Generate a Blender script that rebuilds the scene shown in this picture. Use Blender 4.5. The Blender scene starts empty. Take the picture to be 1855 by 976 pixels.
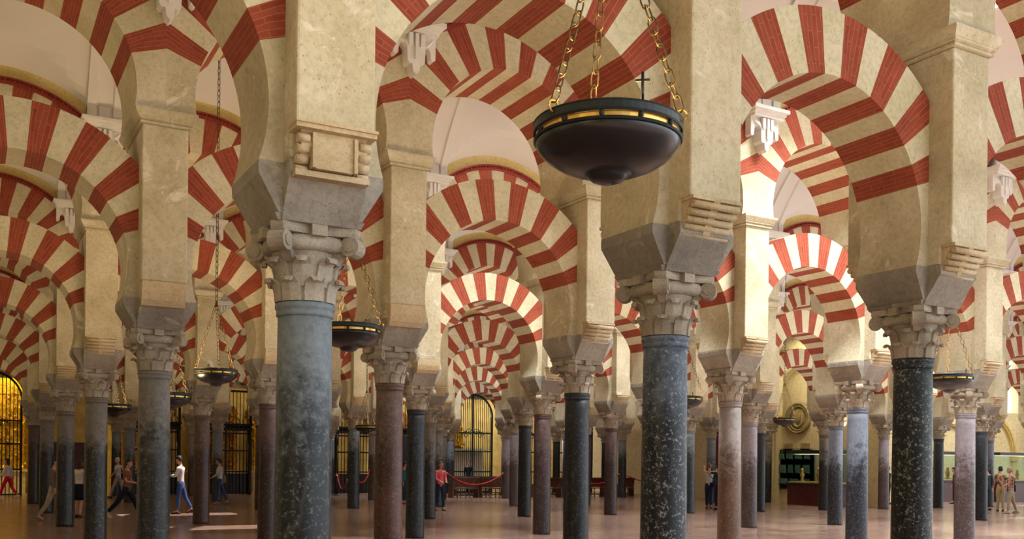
import bpy, bmesh, math, random
from mathutils import Vector, Matrix
R_ = random.Random(7)
PI = math.pi
sc = bpy.context.scene
col = sc.collection

# ------------------------------------------------------------------ camera model (1855 x 976 frame)
F = 1763.06; TH = 0.5105; ROLL = 0.0110; CX = 927.5; CY = 835.3
SP = 3.3                                   # column spacing along an arcade
EYE = 0.5259 * SP
CAM = Vector((-(math.cos(TH)*-0.4605 + math.sin(TH)*2.1482)*SP, -(-math.sin(TH)*-0.4605 + math.cos(TH)*2.1482)*SP, EYE))
ROW = [0, 6.51, 13.08, 19.64, 26.12, 32.77, 39.6]     # y of the arcades
U = Vector((math.cos(TH), -math.sin(TH), 0)); W = Vector((math.sin(TH), math.cos(TH), 0))   # camera right / forward in the hall

def ray(px, py):
    x = px - CX; y = py - CY
    X = x + ROLL*y; Y = y - ROLL*x
    return U*(X/F) + W + Vector((0, 0, -Y/F))
def ground(px, py, z=0.0):
    d = ray(px, py); return CAM + d*((z - EYE)/d.z)
def on_y(px, py, y):
    d = ray(px, py); return CAM + d*((y - CAM.y)/d.y)
def on_x(px, py, x):
    d = ray(px, py); return CAM + d*((x - CAM.x)/d.x)

# ------------------------------------------------------------------ helpers
def lin(c):
    return tuple((v/12.92 if v <= .04045 else ((v+.055)/1.055)**2.4) for v in [q/255 for q in c]) + (1,)

class MB:
    """collects geometry, then links it as one mesh object"""
    def __init__(s): s.v=[]; s.f=[]; s.m=[]; s.sm=[]; s.uv=[]
    def add(s, vs, fs, mi=0, smooth=False, uvs=None):
        o=len(s.v); s.v += [tuple(p) for p in vs]
        for k,f in enumerate(fs):
            s.f.append([i+o for i in f]); s.m.append(mi); s.sm.append(smooth)
            s.uv.append(uvs[k] if uvs else None)
        return s
    def box(s, x0,x1,y0,y1,z0,z1, mi=0):
        v=[(x0,y0,z0),(x1,y0,z0),(x1,y1,z0),(x0,y1,z0),(x0,y0,z1),(x1,y0,z1),(x1,y1,z1),(x0,y1,z1)]
        return s.add(v,[(0,3,2,1),(4,5,6,7),(0,1,5,4),(1,2,6,5),(2,3,7,6),(3,0,4,7)],mi)
    def loft(s, rings, mi=0, smooth=False, cap=True, close=True):
        n=len(rings[0]); vs=[p for r in rings for p in r]; fs=[]
        for k in range(len(rings)-1):
            for i in range(n if close else n-1):
                j=(i+1)%n; fs.append((k*n+i,k*n+j,(k+1)*n+j,(k+1)*n+i))
        s.add(vs,fs,mi,smooth)
        if cap and close:
            o=len(s.v)-len(vs)
            s.f.append([o+i for i in range(n)][::-1]); s.f.append([o+(len(rings)-1)*n+i for i in range(n)])
            s.m += [mi,mi]; s.sm += [False,False]; s.uv += [None,None]
        return s
    def lathe(s, prof, n=24, mi=0, smooth=True, c=(0,0,0), cap=True):
        rings=[[(c[0]+r*math.cos(2*PI*i/n), c[1]+r*math.sin(2*PI*i/n), c[2]+z) for i in range(n)] for r,z in prof]
        return s.loft(rings,mi,smooth,cap)
    def tube(s, pts, r, n=8, mi=0, smooth=True, cap=True):
        pts=[Vector(p) for p in pts]; rings=[]; up=Vector((0,0,1))
        for i,p in enumerate(pts):
            t=(pts[min(i+1,len(pts)-1)]-pts[max(i-1,0)]).normalized()
            a=up if abs(t.dot(up))<.95 else Vector((1,0,0))
            b=t.cross(a).normalized(); c=t.cross(b).normalized()
            rr=r[i] if isinstance(r,(list,tuple)) else r
            rings.append([p+rr*(math.cos(2*PI*k/n)*b+math.sin(2*PI*k/n)*c) for k in range(n)])
        rings=[q[::-1] for q in rings]
        return s.loft(rings,mi,smooth,cap)
    def prism(s, poly, y0, y1, mi=0, uvs=None):
        """polygon in xz (counter clockwise seen from -y) pulled from y0 to y1"""
        n=len(poly)
        v=[(x,y0,z) for x,z in poly]+[(x,y1,z) for x,z in poly]
        fs=[tuple(range(n)), tuple(range(2*n-1,n-1,-1))]+[(i,i+n,(i+1)%n+n,(i+1)%n) for i in range(n)]
        return s.add(v,fs,mi,False,uvs)
    def ball(s, c, r, n=10, m=6, mi=0, sc3=(1,1,1)):
        rings=[]
        for k in range(m+1):
            a=-PI/2+PI*k/m; rr=max(1e-4,math.cos(a))
            rings.append([(c[0]+r*sc3[0]*rr*math.cos(2*PI*i/n), c[1]+r*sc3[1]*rr*math.sin(2*PI*i/n), c[2]+r*sc3[2]*math.sin(a)) for i in range(n)])
        return s.loft(rings,mi,True,True)
    def mesh(s, name, mats):
        me=bpy.data.meshes.new(name); me.from_pydata(s.v,[],s.f)
        for m in (mats if isinstance(mats,(list,tuple)) else [mats]): me.materials.append(m)
        me.polygons.foreach_set('material_index', s.m); me.polygons.foreach_set('use_smooth', s.sm)
        if any(u is not None for u in s.uv):
            l=me.uv_layers.new(name='UVMap'); k=0
            for p,u in zip(me.polygons,s.uv):
                for a in range(p.loop_total):
                    l.data[k].uv = u[a] if u else (0,0); k+=1
        bm=bmesh.new(); bm.from_mesh(me); bmesh.ops.recalc_face_normals(bm,faces=bm.faces); bm.to_mesh(me); bm.free()
        me.update(); return me
    def build(s, name, mats, parent=None, loc=None): return link(name, s.mesh(name,mats), parent, loc)

def link(name, me, parent=None, loc=None, rz=None):
    o=bpy.data.objects.new(name, me); col.objects.link(o)
    if parent: o.parent=parent
    if loc is not None: o.location=loc
    if rz is not None: o.rotation_euler[2]=rz
    return o
def tag(o, label=None, cat=None, group=None, kind=None):
    if label: o['label']=label
    if cat: o['category']=cat
    if group: o['group']=group
    if kind: o['kind']=kind
    return o
def thing(name, label, cat, loc=(0,0,0), rz=0, group=None):
    o=bpy.data.objects.new(name, None); col.objects.link(o); o.empty_display_size=.2
    o.location=loc; o.rotation_euler[2]=rz
    return tag(o,label,cat,group)
def bevel(o, w=.012, seg=2, ang=35):
    m=o.modifiers.new('bevel','BEVEL'); m.width=w; m.segments=seg; m.limit_method='ANGLE'; m.angle_limit=math.radians(ang); return o

# ------------------------------------------------------------------ materials
def new_mat(name):
    m=bpy.data.materials.new(name); m.use_nodes=True; nt=m.node_tree
    return m, nt, nt.nodes['Principled BSDF']
def N(nt, t, **kw):
    n=nt.nodes.new(t)
    for k,v in kw.items():
        if k.startswith('i_'):
            key=k[2:]; key=int(key) if key.isdigit() else key
            n.inputs[key].default_value=v
        else: setattr(n,k,v)
    return n
def ramp(nt, fac, stops, interp='LINEAR'):
    r=N(nt,'ShaderNodeValToRGB'); r.color_ramp.interpolation=interp
    e=r.color_ramp.elements
    while len(e)<len(stops): e.new(.5)
    for q,(p,c) in zip(e,stops): q.position=p; q.color=c
    nt.links.new(fac,r.inputs[0]); return r.outputs[0]
def mixc(nt, fac, a, b, mode='MIX'):
    m=N(nt,'ShaderNodeMix',data_type='RGBA',blend_type=mode)
    for k,v in ((0,fac),(6,a),(7,b)):
        if hasattr(v,'is_output'): nt.links.new(v,m.inputs[k])
        else: m.inputs[k].default_value=v
    return m.outputs[2]
def math_(nt, op, a, b=None, clamp=False):
    m=N(nt,'ShaderNodeMath',operation=op,use_clamp=clamp)
    for k,v in ((0,a),(1,b)):
        if v is None: continue
        if hasattr(v,'is_output'): nt.links.new(v,m.inputs[k])
        else: m.inputs[k].default_value=v
    return m.outputs[0]
def coords(nt, kind='Object', shift=True):
    """object coordinates, moved by a random amount per object so copies differ"""
    tc=N(nt,'ShaderNodeTexCoord')
    if not shift: return tc.outputs[kind]
    oi=N(nt,'ShaderNodeObjectInfo')
    r=math_(nt,'MULTIPLY',oi.outputs['Random'],53.0)
    va=N(nt,'ShaderNodeVectorMath',operation='ADD'); nt.links.new(tc.outputs[kind],va.inputs[0]); nt.links.new(r,va.inputs[1])
    return va.outputs[0]
def noise(nt, vec, scale, detail=4, rough=.55, dist=0):
    n=N(nt,'ShaderNodeTexNoise'); n.inputs['Scale'].default_value=scale; n.inputs['Detail'].default_value=detail
    n.inputs['Roughness'].default_value=rough; n.inputs['Distortion'].default_value=dist
    nt.links.new(vec,n.inputs['Vector']); return n.outputs['Fac']
def bump(nt, b, h, strength=.3, dist=.02):
    n=N(nt,'ShaderNodeBump'); n.inputs['Strength'].default_value=strength; n.inputs['Distance'].default_value=dist
    nt.links.new(h,n.inputs['Height']); nt.links.new(n.outputs[0],b.inputs['Normal'])
def simple(name, c, rough=.6, metal=0, var=.12, scale=6, bmp=.0, spec=.5):
    m,nt,b=new_mat(name); v=coords(nt)
    n=noise(nt,v,scale)
    a=lin([max(0,q*(1-var)) for q in c]); d=lin([min(255,q*(1+var)) for q in c])
    nt.links.new(ramp(nt,n,[(.3,a),(.7,d)]),b.inputs['Base Color'])
    b.inputs['Roughness'].default_value=rough; b.inputs['Metallic'].default_value=metal
    b.inputs['Specular IOR Level'].default_value=spec
    if bmp: bump(nt,b,n,bmp)
    return m
def stone(name, dark, mid, light, pit=.5, scale=2.2, rough=.85, patch=None):
    m,nt,b=new_mat(name); v=coords(nt)
    big=noise(nt,v,scale*.55,5,.6); fine=noise(nt,v,scale*9,6,.65)
    c=ramp(nt,big,[(.28,lin(dark)),(.5,lin(mid)),(.72,lin(light))])
    f=ramp(nt,fine,[(.3,(.70,.69,.66,1)),(.55,(1,1,1,1))])
    c=mixc(nt,.75,c,f,'MULTIPLY')
    if patch:
        pn=noise(nt,v,scale*.9,6,.7,1.0)
        c=mixc(nt,ramp(nt,pn,[(.58,(0,0,0,1)),(.66,(1,1,1,1))]),c,lin(patch))
    pits=N(nt,'ShaderNodeTexVoronoi'); pits.inputs['Scale'].default_value=scale*13; nt.links.new(v,pits.inputs['Vector'])
    pm=ramp(nt,pits.outputs['Distance'],[(.05,(0,0,0,1)),(.22,(1,1,1,1))])
    ps=ramp(nt,noise(nt,v,scale*3,3),[(.5,(1,1,1,1)),(.62,(0,0,0,1))])
    pit_mask=mixc(nt,1,pm,ps,'LIGHTEN')
    c=mixc(nt,.45,c,pit_mask,'MULTIPLY')
    nt.links.new(c,b.inputs['Base Color']); b.inputs['Roughness'].default_value=rough; b.inputs['Specular IOR Level'].default_value=.25
    h=math_(nt,'ADD',math_(nt,'MULTIPLY',fine,.8),math_(nt,'MULTIPLY',pit_mask,.5))
    bump(nt,b,h,pit,.03)
    return m
def brick_red(name, a, d, mortar, courses=True):
    m,nt,b=new_mat(name); v=coords(nt)
    uv=N(nt,'ShaderNodeUVMap'); mp=N(nt,'ShaderNodeMapping'); mp.inputs['Rotation'].default_value=(0,0,PI/2)
    nt.links.new(uv.outputs[0],mp.inputs[0])
    br=N(nt,'ShaderNodeTexBrick'); br.offset=.5
    for k,q in (('Scale',1.0),('Mortar Size',.004),('Mortar Smooth',.6),('Brick Width',.30),('Row Height',.05)): br.inputs[k].default_value=q
    br.inputs['Color1'].default_value=lin(a); br.inputs['Color2'].default_value=lin(d); br.inputs['Mortar'].default_value=lin(mortar)
    nt.links.new(mp.outputs[0],br.inputs['Vector'])
    n=noise(nt,v,3.5,5,.6); fine=noise(nt,v,26,5,.65)
    c=mixc(nt,.7,br.outputs['Color'],ramp(nt,n,[(.3,(.72,.70,.70,1)),(.7,(1,1,1,1))]),'MULTIPLY')
    c=mixc(nt,.5,c,ramp(nt,fine,[(.3,(.75,.72,.72,1)),(.6,(1,1,1,1))]),'MULTIPLY')
    nt.links.new(c,b.inputs['Base Color']); b.inputs['Roughness'].default_value=.9; b.inputs['Specular IOR Level'].default_value=.2
    h=math_(nt,'ADD',fine,math_(nt,'MULTIPLY',br.outputs['Fac'],-.5)); bump(nt,b,h,.3,.02)
    return m
def marble(name, low, high, fleck, fleck_amt=.5, vein=None, z0=.9, z1=2.0, warm=None):
    """column shaft: polished dark below where hands rub it, dusty and paler above, flecks and veins"""
    m,nt,b=new_mat(name); v=coords(nt); tc=N(nt,'ShaderNodeTexCoord')
    sx=N(nt,'ShaderNodeSeparateXYZ'); nt.links.new(tc.outputs['Object'],sx.inputs[0])
    n1=noise(nt,v,2.2,6,.65,.4); n2=noise(nt,v,11,6,.7); n3=noise(nt,v,34,5,.75); n4=noise(nt,v,17,5,.75)
    z=math_(nt,'ADD',sx.outputs[2],math_(nt,'MULTIPLY',math_(nt,'SUBTRACT',n2,.5),1.25))
    z=math_(nt,'ADD',z,math_(nt,'MULTIPLY',math_(nt,'SUBTRACT',n1,.5),1.6))
    mr=N(nt,'ShaderNodeMapRange',interpolation_type='SMOOTHSTEP'); mr.inputs[1].default_value=z0; mr.inputs[2].default_value=z1
    nt.links.new(z,mr.inputs[0]); dust=mr.outputs[0]
    lo=mixc(nt,n1,lin([q*.40 for q in low]),lin([min(255,q*1.1) for q in low]))
    hi=mixc(nt,n2,lin([q*.66 for q in high]),lin([min(255,q*1.22) for q in high]))
    c=mixc(nt,dust,lo,hi)
    if warm:
        c=mixc(nt,ramp(nt,noise(nt,v,1.5,4),[(.45,(0,0,0,1)),(.65,(.8,.8,.8,1))]),c,lin(warm))
    fm=ramp(nt,mixc(nt,.55,n4,n3),[(.545,(0,0,0,1)),(.60,(1,1,1,1))])
    c=mixc(nt,math_(nt,'MULTIPLY',fm,fleck_amt),c,lin(fleck))
    # a few pale scratches / veins
    w=N(nt,'ShaderNodeTexWave'); w.inputs['Scale'].default_value=.55; w.inputs['Distortion'].default_value=14; w.inputs['Detail'].default_value=4; w.inputs['Detail Scale'].default_value=.9
    nt.links.new(v,w.inputs['Vector'])
    vm=ramp(nt,w.outputs['Fac'],[(.0,(1,1,1,1)),(.006,(0,0,0,1))])
    c=mixc(nt,math_(nt,'MULTIPLY',vm,.07),c,lin(vein or fleck))
    nt.links.new(c,b.inputs['Base Color'])
    rr=N(nt,'ShaderNodeMapRange'); rr.inputs[3].default_value=.30; rr.inputs[4].default_value=.55; nt.links.new(dust,rr.inputs[0])
    nt.links.new(rr.outputs[0],b.inputs['Roughness']); b.inputs['Specular IOR Level'].default_value=.32
    bump(nt,b,n2,.12,.01)
    return m

M={}
M['stone']=stone('pier_limestone',(174,164,134),(200,190,160),(217,209,184),patch=(222,215,194))
M['cream']=stone('cream_voussoir',(190,181,148),(207,199,168),(220,213,186))
M['impost']=stone('grey_impost_stone',(136,130,120),(160,154,142),(182,177,164),patch=(188,178,156))
M['capital']=stone('capital_stone',(150,140,124),(180,170,152),(200,192,174),scale=5)
M['corbel']=stone('corbel_stone',(180,160,124),(204,184,148),(218,202,170),scale=3)
M['red']=brick_red('red_brick_voussoir',(162,82,60),(148,70,50),(176,112,90))
M['mould']=brick_red('brick_moulding',(166,74,62),(150,62,50),(100,46,40))
M['ochre']=stone('ochre_plaster',(206,184,118),(216,196,130),(222,204,148),pit=.1)
M['vault']=simple('vault_plaster',(216,212,206),.9,0,.025,.6,.0,.2)
M['white']=simple('white_stucco',(226,223,218),.85,0,.03,5,.05,.2)
M['wall']=stone('yellow_white_wall_plaster',(214,200,156),(224,210,168),(230,218,182),pit=.06,scale=.8)
SH={
 'bluegrey':marble('blue_grey_marble',(34,40,44),(122,132,138),(170,176,178),.25,z0=1.75,z1=2.65),
 'mottled':marble('mottled_blue_marble',(32,36,42),(98,110,126),(168,176,182),.65,z0=1.75,z1=2.85),
 'black':marble('black_flecked_marble',(22,27,29),(44,54,58),(168,170,164),.6,z0=1.7,z1=3.0),
 'grey':marble('grey_granite',(36,37,38),(122,118,110),(150,150,146),.25,z0=1.6,z1=2.45),
 'brown':marble('red_brown_marble',(74,48,40),(118,102,94),(160,140,130),.25,warm=(90,58,48),z0=1.7,z1=2.7),
 'darkred':marble('dark_purple_marble',(52,38,38),(98,80,78),(140,116,110),.3,z0=1.6,z1=2.7),
 'dark':marble('near_black_marble',(20,23,27),(44,49,56),(110,114,118),.3,z0=1.6,z1=2.8),
 'pink':marble('pinkish_marble',(84,70,68),(150,142,148),(176,168,170),.3,z0=1.45,z1=2.3),
 'rose':marble('rose_brown_marble',(106,80,64),(150,142,138),(176,160,150),.25,z0=1.45,z1=2.35),
 'blue':marble('pale_blue_marble',(40,42,50),(116,124,138),(160,164,176),.25,z0=1.45,z1=2.25),
}
M['floor'],nt,b=new_mat('red_marble_paving')
v=coords(nt,shift=False); br=N(nt,'ShaderNodeTexBrick'); br.offset=.5
for k,q in (('Scale',1.0),('Mortar Size',.003),('Brick Width',1.4),('Row Height',.7)): br.inputs[k].default_value=q
br.inputs['Color1'].default_value=lin((160,132,118)); br.inputs['Color2'].default_value=lin((140,112,100)); br.inputs['Mortar'].default_value=lin((108,84,76))
nt.links.new(v,br.inputs['Vector'])
c=mixc(nt,.6,br.outputs['Color'],ramp(nt,noise(nt,v,1.3,6,.65),[(.3,(.66,.63,.62,1)),(.7,(1,1,1,1))]),'MULTIPLY')
nt.links.new(c,b.inputs['Base Color']); b.inputs['Specular IOR Level'].default_value=.5
nt.links.new(ramp(nt,noise(nt,v,2.5,5),[(.3,(.15,.15,.15,1)),(.7,(.27,.27,.27,1))]),b.inputs['Roughness'])
M['bronze']=simple('dark_bronze',(15,16,19),.26,.05,.15,8,.0,.7)
M['bronze_rim']=simple('green_black_bronze',(30,38,36),.45,.3,.2,20,.03)
M['gilt']=simple('gilt_brass',(222,176,92),.3,.9,.1,10)
M['chain']=simple('aged_brass_chain',(84,68,40),.45,.8,.3,30)
M['rod']=simple('iron_rod',(30,28,26),.5,.6)
M['iron']=simple('dark_green_iron',(20,50,40),.5,.2)
M['iron_black']=simple('black_iron',(20,18,20),.5,.3)
M['iron_purple']=simple('purple_painted_iron',(66,36,66),.5,.2)
M['gold']=simple('gold_leaf',(196,146,42),.38,.7,.35,9,.6)
M['gold_dull']=simple('dull_gold_carving',(148,100,36),.5,.5,.45,14,.8)
M['wood']=simple('dark_walnut',(82,46,28),.4,0,.3,7,.05)
M['wood_red']=simple('dark_red_wood',(74,26,24),.4,0,.2,5)
M['wood_dark']=simple('black_brown_wood',(34,24,20),.5,0,.3,5)
M['rope']=simple('red_velvet_rope',(196,30,42),.7)
M['curtain']=simple('crimson_curtain',(96,18,30),.85)
M['curtain_dark']=simple('black_curtain',(22,20,30),.85)
M['marble_white']=simple('cream_marble',(206,190,160),.5)
M['balus']=simple('yellow_marble_balustrade',(196,176,116),.5)
M['yellow']=simple('bright_yellow_damask',(230,190,30),.8,0,.1)
M['chapel']=simple('chapel_yellow_plaster',(214,186,112),.9,0,.1,2)
M['relief']=stone('carved_tan_stone',(136,120,80),(168,150,104),(186,170,126),scale=6)
M['plaque']=simple('dark_green_plaque',(84,112,104),.6)
M['bust']=simple('painted_wood_exhibit',(176,140,84),.5)
M['lightbox']=simple('pale_exhibit_bed',(214,196,130),.6)
m,nt,b=new_mat('green_glass'); M['glass']=m
b.inputs['Base Color'].default_value=(.80,.93,.90,1); b.inputs['Roughness'].default_value=.05; b.inputs['Transmission Weight'].default_value=1; b.inputs['IOR'].default_value=1.05
m,nt,b=new_mat('bright_sky_window'); M['daylight']=m
b.inputs['Base Color'].default_value=(0,0,0,1); b.inputs['Emission Color'].default_value=(.86,.93,1,1); b.inputs['Emission Strength'].default_value=3.2

# ------------------------------------------------------------------ the repeating pieces of the arcades
ORD=['','front','second','third','fourth','fifth','sixth','rear']
def nth(k): return ['','first','second','third','fourth','fifth','sixth','seventh','eighth','ninth','tenth','eleventh','twelfth','thirteenth','fourteenth'][k]

def shaft_mesh(key):
    b=MB(); n=32
    b.lathe([(.213,-.02),(.212,.05),(.208,.9),(.202,1.8),(.195,2.62),(.194,2.76)],n)
    b.lathe([(.194,2.755),(.206,2.765),(.206,2.79),(.200,2.80),(.212,2.812),(.216,2.83),(.212,2.848),(.198,2.86)],n)
    return b.mesh('shaft',SH[key])
SHM={k:shaft_mesh(k) for k in SH}

def leaf(b, a, r0, z0, h, w, out):
    """one thick acanthus tongue that curls outward at its tip"""
    rings=[]
    for t,o,ww in ((0,.0,1),(.45,.012,1.05),(.75,.03,1),(.9,.075,.9),(1.0,.115,.75),(.93,.135,.62),(.80,.135,.45)):
        rr=r0+o*out; z=z0+h*t; hw=w*ww/2; th=.03
        ring=[]
        for q,e in ((-hw,0),(0,.012),(hw,0)): ring.append((rr+e,q,z))
        for q in (hw,-hw): ring.append((rr-th*.9,q,z-.004 if t>.9 else z))
        ca,sa=math.cos(a),math.sin(a)
        rings.append([(x*ca-y*sa,x*sa+y*ca,zz) for x,y,zz in ring])
    b.loft(rings,0,False)
def volute_geo(b, a):
    """corner scroll under the abacus"""
    ca,sa=math.cos(a),math.sin(a)
    def tr(x,y,z): return (x*ca-y*sa, x*sa+y*ca, z)
    # stalk
    rings=[]
    for x,z,w,h in ((.23,.28,.07,.05),(.27,.34,.08,.06),(.32,.40,.10,.07),(.36,.45,.11,.07)):
        rings.append([tr(x-h/2,-w/2,z),tr(x+h/2,-w/2,z-.01),tr(x+h/2,w/2,z-.01),tr(x-h/2,w/2,z)])
    b.loft(rings,0,False)
    # the roll
    n=14
    for y0,y1,r in ((-.062,.062,.072),(-.072,-.05,.04),(.05,.072,.04)):
        b.loft([[tr(.375+r*math.cos(2*PI*i/n), y0, .39+r*math.sin(2*PI*i/n)) for i in range(n)][::-1],
                [tr(.375+r*math.cos(2*PI*i/n), y1, .39+r*math.sin(2*PI*i/n)) for i in range(n)][::-1]],0,False)
def bell_geo(b):
    b.lathe([(.198,0),(.203,.03),(.206,.15),(.214,.26),(.24,.34),(.27,.40),(.275,.46)],24)
    for k in range(8): leaf(b,2*PI*k/8,.205,.0,.16,.135,.62)
    for k in range(8): leaf(b,2*PI*(k+.5)/8,.207,.10,.20,.13,.72)
    # bulging band between the scrolls
    n=24; rings=[]
    for r,z in ((.255,.345),(.30,.36),(.315,.40),(.30,.445),(.26,.46)):
        rings.append([((r+.02*math.cos(4*(2*PI*i/n)-PI))*math.cos(2*PI*i/n),(r+.02*math.cos(4*(2*PI*i/n)-PI))*math.sin(2*PI*i/n),z) for i in range(n)])
    b.loft(rings,0,True)
def abacus_geo(b):
    n=8; pts=[]
    for k in range(4):
        a=PI/4+k*PI/2
        c=Vector((math.cos(a),math.sin(a)))*.42; t=Vector((-math.sin(a),math.cos(a)))*.05
        pts += [c-t,c+t]
        m=Vector((math.cos(a+PI/4),math.sin(a+PI/4)))*.262; pts.append(m)
    b.loft([[(p.x*.97,p.y*.97,.455) for p in pts],[(p.x,p.y,.475) for p in pts],[(p.x,p.y,.515) for p in pts]],0,False)
    for k in range(4):
        a=k*PI/2; x,y=math.cos(a)*.275,math.sin(a)*.275
        b.box(x-.055,x+.055,y-.055,y+.055,.44,.518)
bl=MB(); bell_geo(bl); BELL=bl.mesh('capital',M['capital'])
ab=MB(); abacus_geo(ab); ABAC=ab.mesh('abacus',M['capital'])
VOL=[]
for k in range(4):
    q=MB(); volute_geo(q,PI/4+k*PI/2); VOL.append(q.mesh('volute',M['capital']))
fc=MB(); bell_geo(fc); abacus_geo(fc)
for k in range(4): volute_geo(fc,PI/4+k*PI/2)
FULLCAP=fc.mesh('capital',M['capital'])

def cross(xa,ya,xi,yi,z):
    """cross shaped plan: arms reach xa along the arcade and ya into the naves"""
    return [(xi,-ya,z),(xi,-yi,z),(xa,-yi,z),(xa,yi,z),(xi,yi,z),(xi,ya,z),(-xi,ya,z),(-xi,yi,z),(-xa,yi,z),(-xa,-yi,z),(-xi,-yi,z),(-xi,-ya,z)]
ZI0,ZI1,ZI2=3.375,3.43,3.72
im=MB()
im.loft([cross(.30,.335,.27,.325,ZI0),cross(.325,.365,.275,.345,ZI1-.012),cross(.315,.36,.275,.35,ZI1-.01)],0)
im.loft([cross(.30,.36,.275,.352,ZI1-.01),cross(.445,.535,.275,.38,ZI2-.06),cross(.448,.535,.275,.38,ZI2),cross(.444,.52,.275,.38,ZI2+.03)],0)
IMPOST=im.mesh('impost',M['impost'])

# pier between impost and upper arch
HX=.275; HY=.655; ZC0,ZC1=5.88,6.06
pb=MB()
rect=lambda hx,hy,z:[(hx,-hy,z),(hx,hy,z),(-hx,hy,z),(-hx,-hy,z)][::-1]
pb.loft([[(x,y,z) for x,y,z in rect(HX,.52,ZI2+.03)][::-1],[(x,y,z) for x,y,z in rect(HX,.52,3.93)][::-1],[(x,y,z) for x,y,z in rect(HX,HY,3.94)][::-1],[(x,y,z) for x,y,z in rect(HX,HY,ZC0)][::-1]],0)
PIER=pb.mesh('pier_body',M['stone'])
cb=MB()
cb.loft([rect(HX+a,HY+a,z)[::-1] for a,z in ((.0,ZC0),(.03,ZC0+.005),(.03,ZC0+.03),(.012,ZC0+.04),(.05,ZC0+.055),(.05,ZC0+.075),(.06,ZC0+.08),(.10,ZC0+.15),(.10,ZC1))],0)
CORN=cb.mesh('cornice',M['stone'])
def corbel(kind, sgn):
    b=MB()
    if kind=='roll':
        # stack of horizontal rolls following a hollow curve, with a flat band down the middle
        prof=[]
        nr=5
        for k in range(nr):
            t0=k/nr
            z=3.905-.27*(k+.5)/nr; y=.50+.165*(1-t0)**1.5
            r=.031
            n=10
            b.loft([[(x,sgn*(y-.012+r*math.cos(2*PI*i/n)),z+r*math.sin(2*PI*i/n)) for i in range(n)] for x in (-.245,.245)],0,True)
        back=[(.50,3.66),(.50,3.93),(.655,3.93),(.60,3.86),(.545,3.76),(.515,3.66)]
        b.loft([[(x,sgn*y,z) for y,z in back] for x in (-.25,.25)],0)
        band=[(.50,3.65),(.50,3.93),(.685,3.93),(.635,3.85),(.57,3.75),(.53,3.65)]
        b.loft([[(x,sgn*y,z) for y,z in band] for x in (-.036,.036)],0)
        b.box(-.262,.262,min(sgn*.50,sgn*.68),max(sgn*.50,sgn*.68),3.915,3.945)
    elif kind=='scroll':
        pts=[(.50,3.64),(.50,3.93),(.66,3.93)]+[(.60+.06*math.sin(a)-.05*(1-math.cos(a)),3.90-.24*a/PI) for a in [PI*k/8 for k in range(9)]]
        b.loft([[(x,sgn*y,z) for y,z in pts] for x in (-.23,.23)],0)
        for x0 in (-.255,.175):
            for k in range(4):
                z=3.88-.065*k; n=10; y=.615-.02*k; r=.036
                b.loft([[(x,sgn*(y+r*math.cos(2*PI*i/n)),z-.02+r*.9*math.sin(2*PI*i/n)) for i in range(n)] for x in (x0,x0+.08)],0,True)
        b.box(-.14,.14,min(sgn*.5,sgn*.632),max(sgn*.5,sgn*.632),3.67,3.91)
        for x in (-.16,.13): b.box(x,x+.025,min(sgn*.55,sgn*.655),max(sgn*.55,sgn*.655),3.67,3.90)
        b.box(-.28,.28,min(sgn*.50,sgn*.685),max(sgn*.50,sgn*.685),3.915,3.945)
        b.box(-.285,.285,min(sgn*.50,sgn*.70),max(sgn*.50,sgn*.70),3.945,3.965)
        b.box(-.26,.26,min(sgn*.50,sgn*.60),max(sgn*.50,sgn*.60),3.62,3.66)
    else:
        pts=[(.50,3.63),(.50,3.935),(.662,3.935),(.662,3.80),(.64,3.70),(.60,3.63)]
        b.loft([[(x,sgn*y,z) for y,z in pts] for x in (-.262,.262)],0)
    return b.mesh('corbel',M['corbel'])
CORB={(k,s):corbel(k,s) for k in ('roll','scroll','plain') for s in (-1,1)}

# arches
def clip(poly, a, b, c):
    out=[]
    for i in range(len(poly)):
        p,q=poly[i],poly[(i+1)%len(poly)]
        dp=a*p[0]+b*p[1]-c; dq=a*q[0]+b*q[1]-c
        if dp>=0: out.append(p)
        if (dp>=0)!=(dq>=0):
            t=dp/(dp-dq); out.append((p[0]+t*(q[0]-p[0]),p[1]+t*(q[1]-p[1])))
    return out
def ring_cell(ri, ro, zc, a0, a1, xlim, zmin, seg=4):
    """cell of a ring between two angles from the crown (degrees), clipped by the piers"""
    P=[]
    for k in range(seg+1):
        a=math.radians(a0+(a1-a0)*k/seg); P.append((ro*math.sin(a),zc+ro*math.cos(a)))
    for k in range(seg,-1,-1):
        a=math.radians(a0+(a1-a0)*k/seg); P.append((ri*math.sin(a),zc+ri*math.cos(a)))
    P=P[::-1]
    for c in ((1,0,-xlim),(-1,0,-xlim),(0,1,zmin)): 
        P=clip(P,*c)
        if len(P)<3: return None
    Q=[]
    for p in P:
        if not Q or abs(p[0]-Q[-1][0])+abs(p[1]-Q[-1][1])>1e-5: Q.append(p)
    if abs(Q[0][0]-Q[-1][0])+abs(Q[0][1]-Q[-1][1])<1e-5: Q.pop()
    return Q if len(Q)>2 else None
def cell_prism(b, P, y0, y1, mi, zc, rm):
    uvp=[(math.atan2(x,z-zc)*rm, math.hypot(x,z-zc)) for x,z in P]
    n=len(P)
    uvs=[uvp, uvp[::-1]]
    for i in range(n):
        j=(i+1)%n; r0,r1=uvp[i][1],uvp[j][1]
        uvs.append([(uvp[i][0],y0),(uvp[i][0],y1),(uvp[j][0],y1),(uvp[j][0],y0)])
    b.prism(P,y0,y1,mi,uvs)
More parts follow.
